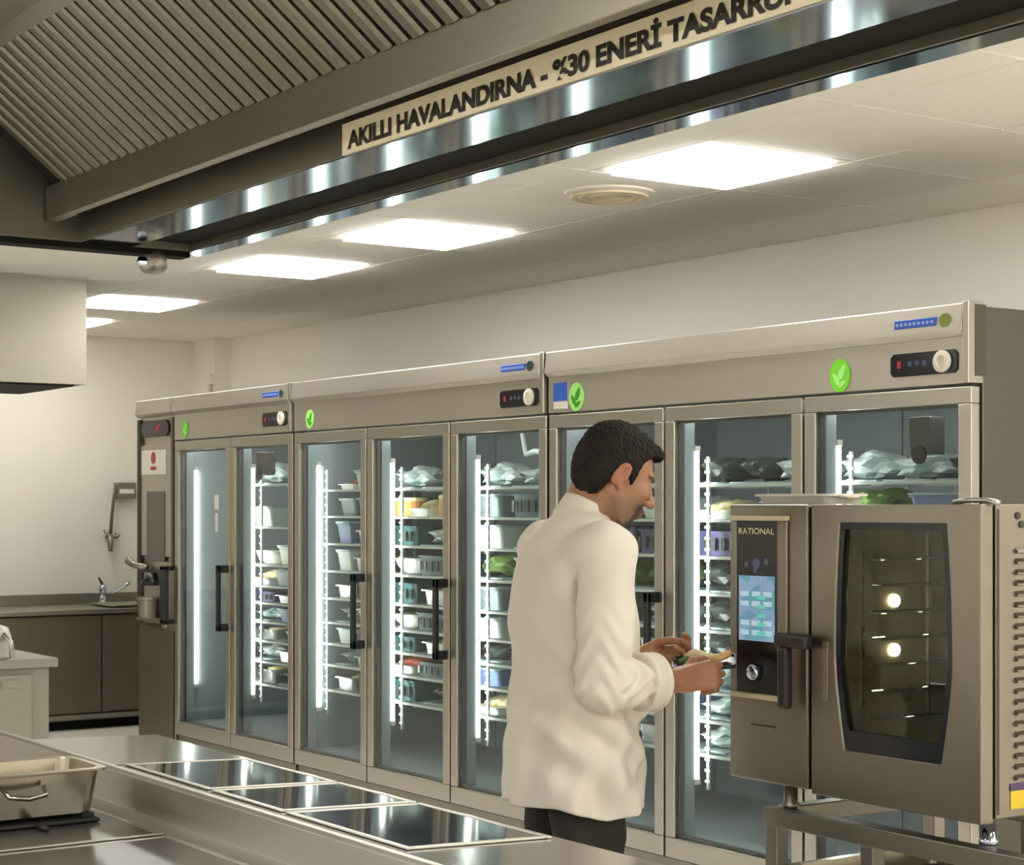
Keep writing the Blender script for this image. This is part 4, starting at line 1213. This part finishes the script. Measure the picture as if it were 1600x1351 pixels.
side = soft(np.maximum.reduce([np.abs(np.abs(y) - .036) - .009, np.abs(z + .088) - .028, .055 - x]) + rough_edge * .6, .008) * inh
blend(side * .8, (.025, .018, .013))
goat = soft(np.maximum.reduce([z + .094, np.abs(y) - .044, .036 - x]) + rough_edge * .6, .010) * inh
blend(goat * .92, (.022, .016, .012))
lip = soft(np.maximum.reduce([np.abs(z + .080) - .0105, .096 - x, np.abs(y) - .020]), .005) * inh
blend(lip * .7, (.36, .13, .10))
brow = soft(np.maximum.reduce([np.abs(z - .019 + .25 * np.maximum(0, np.abs(y) - .03)) - .0045, np.abs(np.abs(y) - .033) - .020, .06 - x]) + rough_edge * .4, .005) * inh
blend(brow * .9, (.02, .015, .011))
lash = soft(np.maximum.reduce([np.abs(z + .0155) - .0018, np.abs(np.abs(y) - .032) - .014, .075 - x]), .003) * inh
blend(lash * .85, (.03, .02, .015))
ear = soft(.070 - np.abs(y), .008) * inh * (np.abs(x + .01) < .045)
blend(ear * .35, (.50, .17, .10))
knk = (~inh)
blend(knk * .18, (.48, .17, .09))
sk_m = bpy.data.materials.new('skin'); sk_m.use_nodes = True
nt = sk_m.node_tree; pb = nt.nodes['Principled BSDF']
at = nt.nodes.new('ShaderNodeAttribute'); at.attribute_name = 'tint'
nt.links.new(at.outputs['Color'], pb.inputs['Base Color'])
pb.inputs['Roughness'].default_value = .5
pb.inputs['Subsurface Weight'].default_value = .12
pb.inputs['Subsurface Radius'].default_value = (.012, .005, .003)
pb.inputs['Subsurface Scale'].default_value = .5
body = link_np('body', bv, bf, sk_m, man)
ca = body.data.color_attributes.new('tint', 'FLOAT_COLOR', 'POINT')
ca.data.foreach_set('color', np.concatenate([colr, np.ones((len(colr), 1))], 1).astype(np.float32).ravel())

# eyes under the lowered lids
for s in (-1, 1):
    c = HO + HR @ (np.array([.0805, s * .032, -.0125]) * HS)
    e = MB().lathe([(.0, -.0105), (.006, -.0088), (.0098, -.004), (.0105, 0), (.0098, .004), (.006, .0088), (0, .0105)], tuple(c), 14).build('eye', mat('eye_dark', (.05, .035, .03), 0, .2), man, smooth=True)

# hair
hlx = [-.13, -.085, -.040, -.028, .010, .018, .028, .036, .050, .064, .085, .12]
hlz = [-.085, -.088, -.078, -.022, .004, -.018, -.026, .020, .052, .064, .068, .070]
def hair_sdf(p):
    q = to_head(p)
    d = ellip(q, (-.012, 0, .035), (.104, .083, .097))
    d = smin(d, ellip(q, (-.045, 0, -.015), (.070, .073, .075)), .03)
    d = smin(d, ellip(q, (.050, 0, .075), (.052, .058, .034)), .03)
    d = smin(d, ellip(q, (.088, -.004, .084), (.022, .040, .016)), .016)          # fringe
    for s in (-1, 1):
        d = smin(d, ellip(q, (.022, s * .071, .0), (.022, .010, .040)), .01)     # sideburns
    n = .0010 * np.sin(q[:, 0] * 260 + 5 * np.sin(q[:, 1] * 70)) + .0010 * np.sin(q[:, 1] * 330 + q[:, 2] * 210) + .0008 * np.sin(q[:, 2] * 420 + q[:, 0] * 300)
    d = d + n
    zl = np.interp(q[:, 0], hlx, hlz) + .004 * np.sin(q[:, 0] * 500 + q[:, 1] * 300) + .003 * np.sin(q[:, 0] * 1300 + q[:, 1] * 900)
    d = smax(d, (zl - q[:, 2]) * .6, .006)
    # keep the shell only: hollow inside the scalp
    d = smax(d, -(ellip(q, (-.012, 0, .035), (.092, .071, .082))), .002)
    return d * HS
hv, hf = mesh_sdf(hair_sdf, HO - .17, HO + .17, .0026)
hair_m = mat('dark_hair', (.012, .009, .006), 0, .75, .5, 160, .9, (1, 1, .25), spec=.3)
link_np('hair', hv, hf, hair_m, man)

# jacket
SEC = np.array([  # u, centre along f, half depth, half width
    [.700, -.016, .152, .212], [.81, -.009, .150, .208], [.96, -.005, .142, .200], [1.117, -.006, .135, .200],
    [1.225, -.010, .127, .205], [1.317, -.016, .110, .200], [1.36, -.014, .096, .170], [1.40, .000, .076, .110], [1.425, .012, .058, .068], [1.46, .02, .03, .03]])
RC, LC = RE + (RW - RE) * .62, LE + (LW_ - LE) * .62
CN = unit(.50 * fd + .87 * ud); CC = L(.020, 0, 1.412)
def jacket_sdf(p):
    f, l, u = p @ fd, p @ ld, p[:, 2]
    c, df, wl = (np.interp(u, SEC[:, 0], SEC[:, k]) for k in (1, 2, 3))
    e = 2.35
    k = (np.abs((f - c) / df) ** e + np.abs(l / wl) ** e) ** (1 / e)
    t = (k - 1) * np.minimum(df, wl) * .9
    # soft vertical folds in the skirt of the jacket, blousing at the waist
    ang = np.arctan2(l / wl, (f - c) / df)
    low = np.clip((1.12 - u) / .35, 0, 1)
    t = t + low * (.0075 * np.sin(ang * 7 + 9 * u) + .0055 * np.sin(ang * 12 - 14 * u + 1.3))
    t = t + np.clip((1.38 - u) / .2, 0, 1) * (.003 * np.sin(ang * 4 + 18 * u + 2 * np.sin(9 * u)) + .0025 * np.sin(40 * u + 6 * ang))
    near = np.exp(-((u - .93) / .10) ** 2) * np.exp(-((l + .16) / .10) ** 2)
    t = t + near * .011 * np.sin(f * 38 + u * 52)
    # shallow diagonal drag lines on the back
    t = t + np.clip(-(f - c) / df, 0, 1) * .0045 * np.sin(l * 30 + u * 22)
    t = smax(t, .728 + .012 * np.sin(ang * 2 + .6) + .006 * np.sin(ang * 5) - u, .006)
    d = t
    for S_, E_, C_ in ((RS, RE, RC), (LS, LE, LC)):
        a1 = capsule(p, S_, E_, .071, .064)
        fa = unit(C_ - E_)
        s_ = (p - E_) @ fa
        ln = np.linalg.norm(C_ - E_)
        a2 = capsule(p, E_, C_ + fa * .03, .064, .050)
        # bunching folds round the elbow and along the forearm
        bun = np.exp(-((np.linalg.norm(p - E_, axis=1)) / .11) ** 2)
        sv = (p - S_) @ unit(E_ - S_)
        wv = np.sin(s_ * 105 + 5 * np.sin(p[:, 2] * 40)) * .0078 * np.clip((s_ + .03) / .06, 0, 1)
        a2 = a2 + wv + .003 * np.sin(p[:, 2] * 95 + s_ * 60)
        a1 = a1 + bun * .008 * np.sin(sv * 95 + 4 * np.sin(p[:, 0] * 45)) + .0028 * np.sin(sv * 46 + p[:, 0] * 40 + p[:, 1] * 35)
        a2 = smax(a2, s_ - ln, .004)
        arm = smin(a1, a2, .018)
        # turned-back cuff
        cr = np.linalg.norm((p - E_) - s_[:, None] * fa, axis=1)
        cuff = np.maximum(np.abs(cr - .054 - .003 * np.sin(s_ * 300)) - .009, np.abs(s_ - ln + .018) - .024) - .003
        arm = smin(arm, cuff, .004)
        crease = np.clip((1.31 - p[:, 2]) / .06, 0, 1) * np.exp(-((arm - d) / .006) ** 2) * .011
        # upper: smooth at the shoulder, creased lower down
        kk = np.interp(p[:, 2], [1.26, 1.335], [.0035, .045])
        h = np.clip(.5 + .5 * (arm - d) / kk, 0, 1)
        d = arm + (d - arm) * h - kk * h * (1 - h) + crease
    # stand collar
    r = p - CC
    ax = r @ CN
    rad = r - ax[:, None] * CN
    rr = np.linalg.norm(rad, axis=1)
    colr_ = smax(np.abs(rr - (.0655 - .10 * ax)) - .0045, np.abs(ax - .004) - .030, .004)
    d = smin(d, colr_, .0025)
    hole = smax(rr - .058, -(ax - .004), .004)
    return smax(d, -hole, .003)
jv, jf = mesh_sdf(jacket_sdf, (-.24, -.34, .66), (.30, .34, 1.54), .0045)
jm = mat('jacket_cotton', srgb(226, 219, 206), 0, .85, .02, 30, .06)
link_np('chef_jacket', jv, jf, jm, man)

# trousers and shoes
def trouser_sdf(p):
    t = ellip(p, L(-.012, 0, .86), np.array([.128, .172, .15]), np.stack([fd, ld, ud], 1))
    for s in (-1, 1):
        a = capsule(p, L(-.012, s * .088, .84), L(.004, s * .090, .46), .098, .074)
        b_ = capsule(p, L(.004, s * .090, .46), L(-.022, s * .092, .10), .074, .062)
        g = smin(a, b_, .03) + .003 * np.sin(p[:, 2] * 55 + 5 * p[:, 0] * 10)
        t = smin(t, g, .02)
    return smax(smax(t, .045 - p[:, 2], .004), p[:, 2] - .93, .004)
tv, tf = mesh_sdf(trouser_sdf, (-.22, -.26, .02), (.22, .26, .96), .0065)
link_np('trousers', tv, tf, mat('black_cloth', (.018, .015, .012), 0, .85, .1, 20, .05), man)
for s in (-1, 1):
    def shoe_sdf(p, s=s):
        d = smin(ellip(p, L(.09, s * .10, .038), np.array([.085, .050, .040]), np.stack([fd, ld, ud], 1)), ellip(p, L(-.03, s * .095, .045), np.array([.075, .045, .055]), np.stack([fd, ld, ud], 1)), .04)
        d = smax(d, .002 - p[:, 2], .003)
        return smax(d, p[:, 2] - .085, .004)
    c = L(.03, s * .097, .04)
    v_, f_ = mesh_sdf(shoe_sdf, c - .2, c + .2, .007)
    link_np('shoe', v_, f_, M['rubber'], man)

# handheld device in both hands
DC = np.array([.310, .030, 1.060]); DX = unit((.95, -.12, .06)); DN = unit((-.12, -.30, .94)); DY = unit(np.cross(DN, DX)); DN = np.cross(DX, DY)
R3 = Matrix(((DX[0], DY[0], DN[0]), (DX[1], DY[1], DN[1]), (DX[2], DY[2], DN[2]))).to_4x4()
wm = Matrix.Translation(Vector((-3.549, 2.605, 0))) @ Matrix.Rotation(YAW, 4, 'Z') @ Matrix.Translation(Vector(DC)) @ R3
dv = thing('small_tray', (0, 0, 0), 'small dark tray with pale strips of food held in both of the man\'s hands', 'tray')
dv.location = wm.translation; dv.rotation_euler = wm.to_euler()
def rr_(hx_, hy_, r):
    pts = []
    for (cx, cy, a0) in ((hx_ - r, hy_ - r, 0), (-hx_ + r, hy_ - r, PI / 2), (-hx_ + r, -hy_ + r, PI), (hx_ - r, -hy_ + r, 1.5 * PI)):
        for k in range(5):
            a = a0 + PI / 2 * k / 4; pts.append((cx + r * math.cos(a), cy + r * math.sin(a)))
    return pts
ORG[dv] = Vector((0, 0, 0))
MB().prism(rr_(.076, .036, .01), 'z', -.004, .003).build('tray_base', M['handle'], dv, .001)
m_ = MB(); m_.add(*ring_prism(rr_(.077, .037, .011), rr_(.073, .033, .008), 0, 1))
m_.v = [(x, z, -.002 + .009 * y) for x, y, z in m_.v]
m_.build('tray_rim', M['handle'], dv)
for pts, r_, m__ in ((((-.045, .010, .012), (-.020, .014, .022), (.005, .008, .014), (.030, .004, .012)), [.009, .012, .010, .007], CM['cream']),
                     (((.012, -.010, .012), (.035, -.006, .013), (.055, .004, .017), (.066, .010, .020)), [.007, .009, .010, .006], CM['tan food']),
                     (((-.058, -.012, .010), (-.040, -.010, .016), (-.025, -.012, .012)), [.008, .010, .007], CM['green'])):
    MB().tube(pts, r_, 10).build('food_strip', m__, dv, smooth=True)
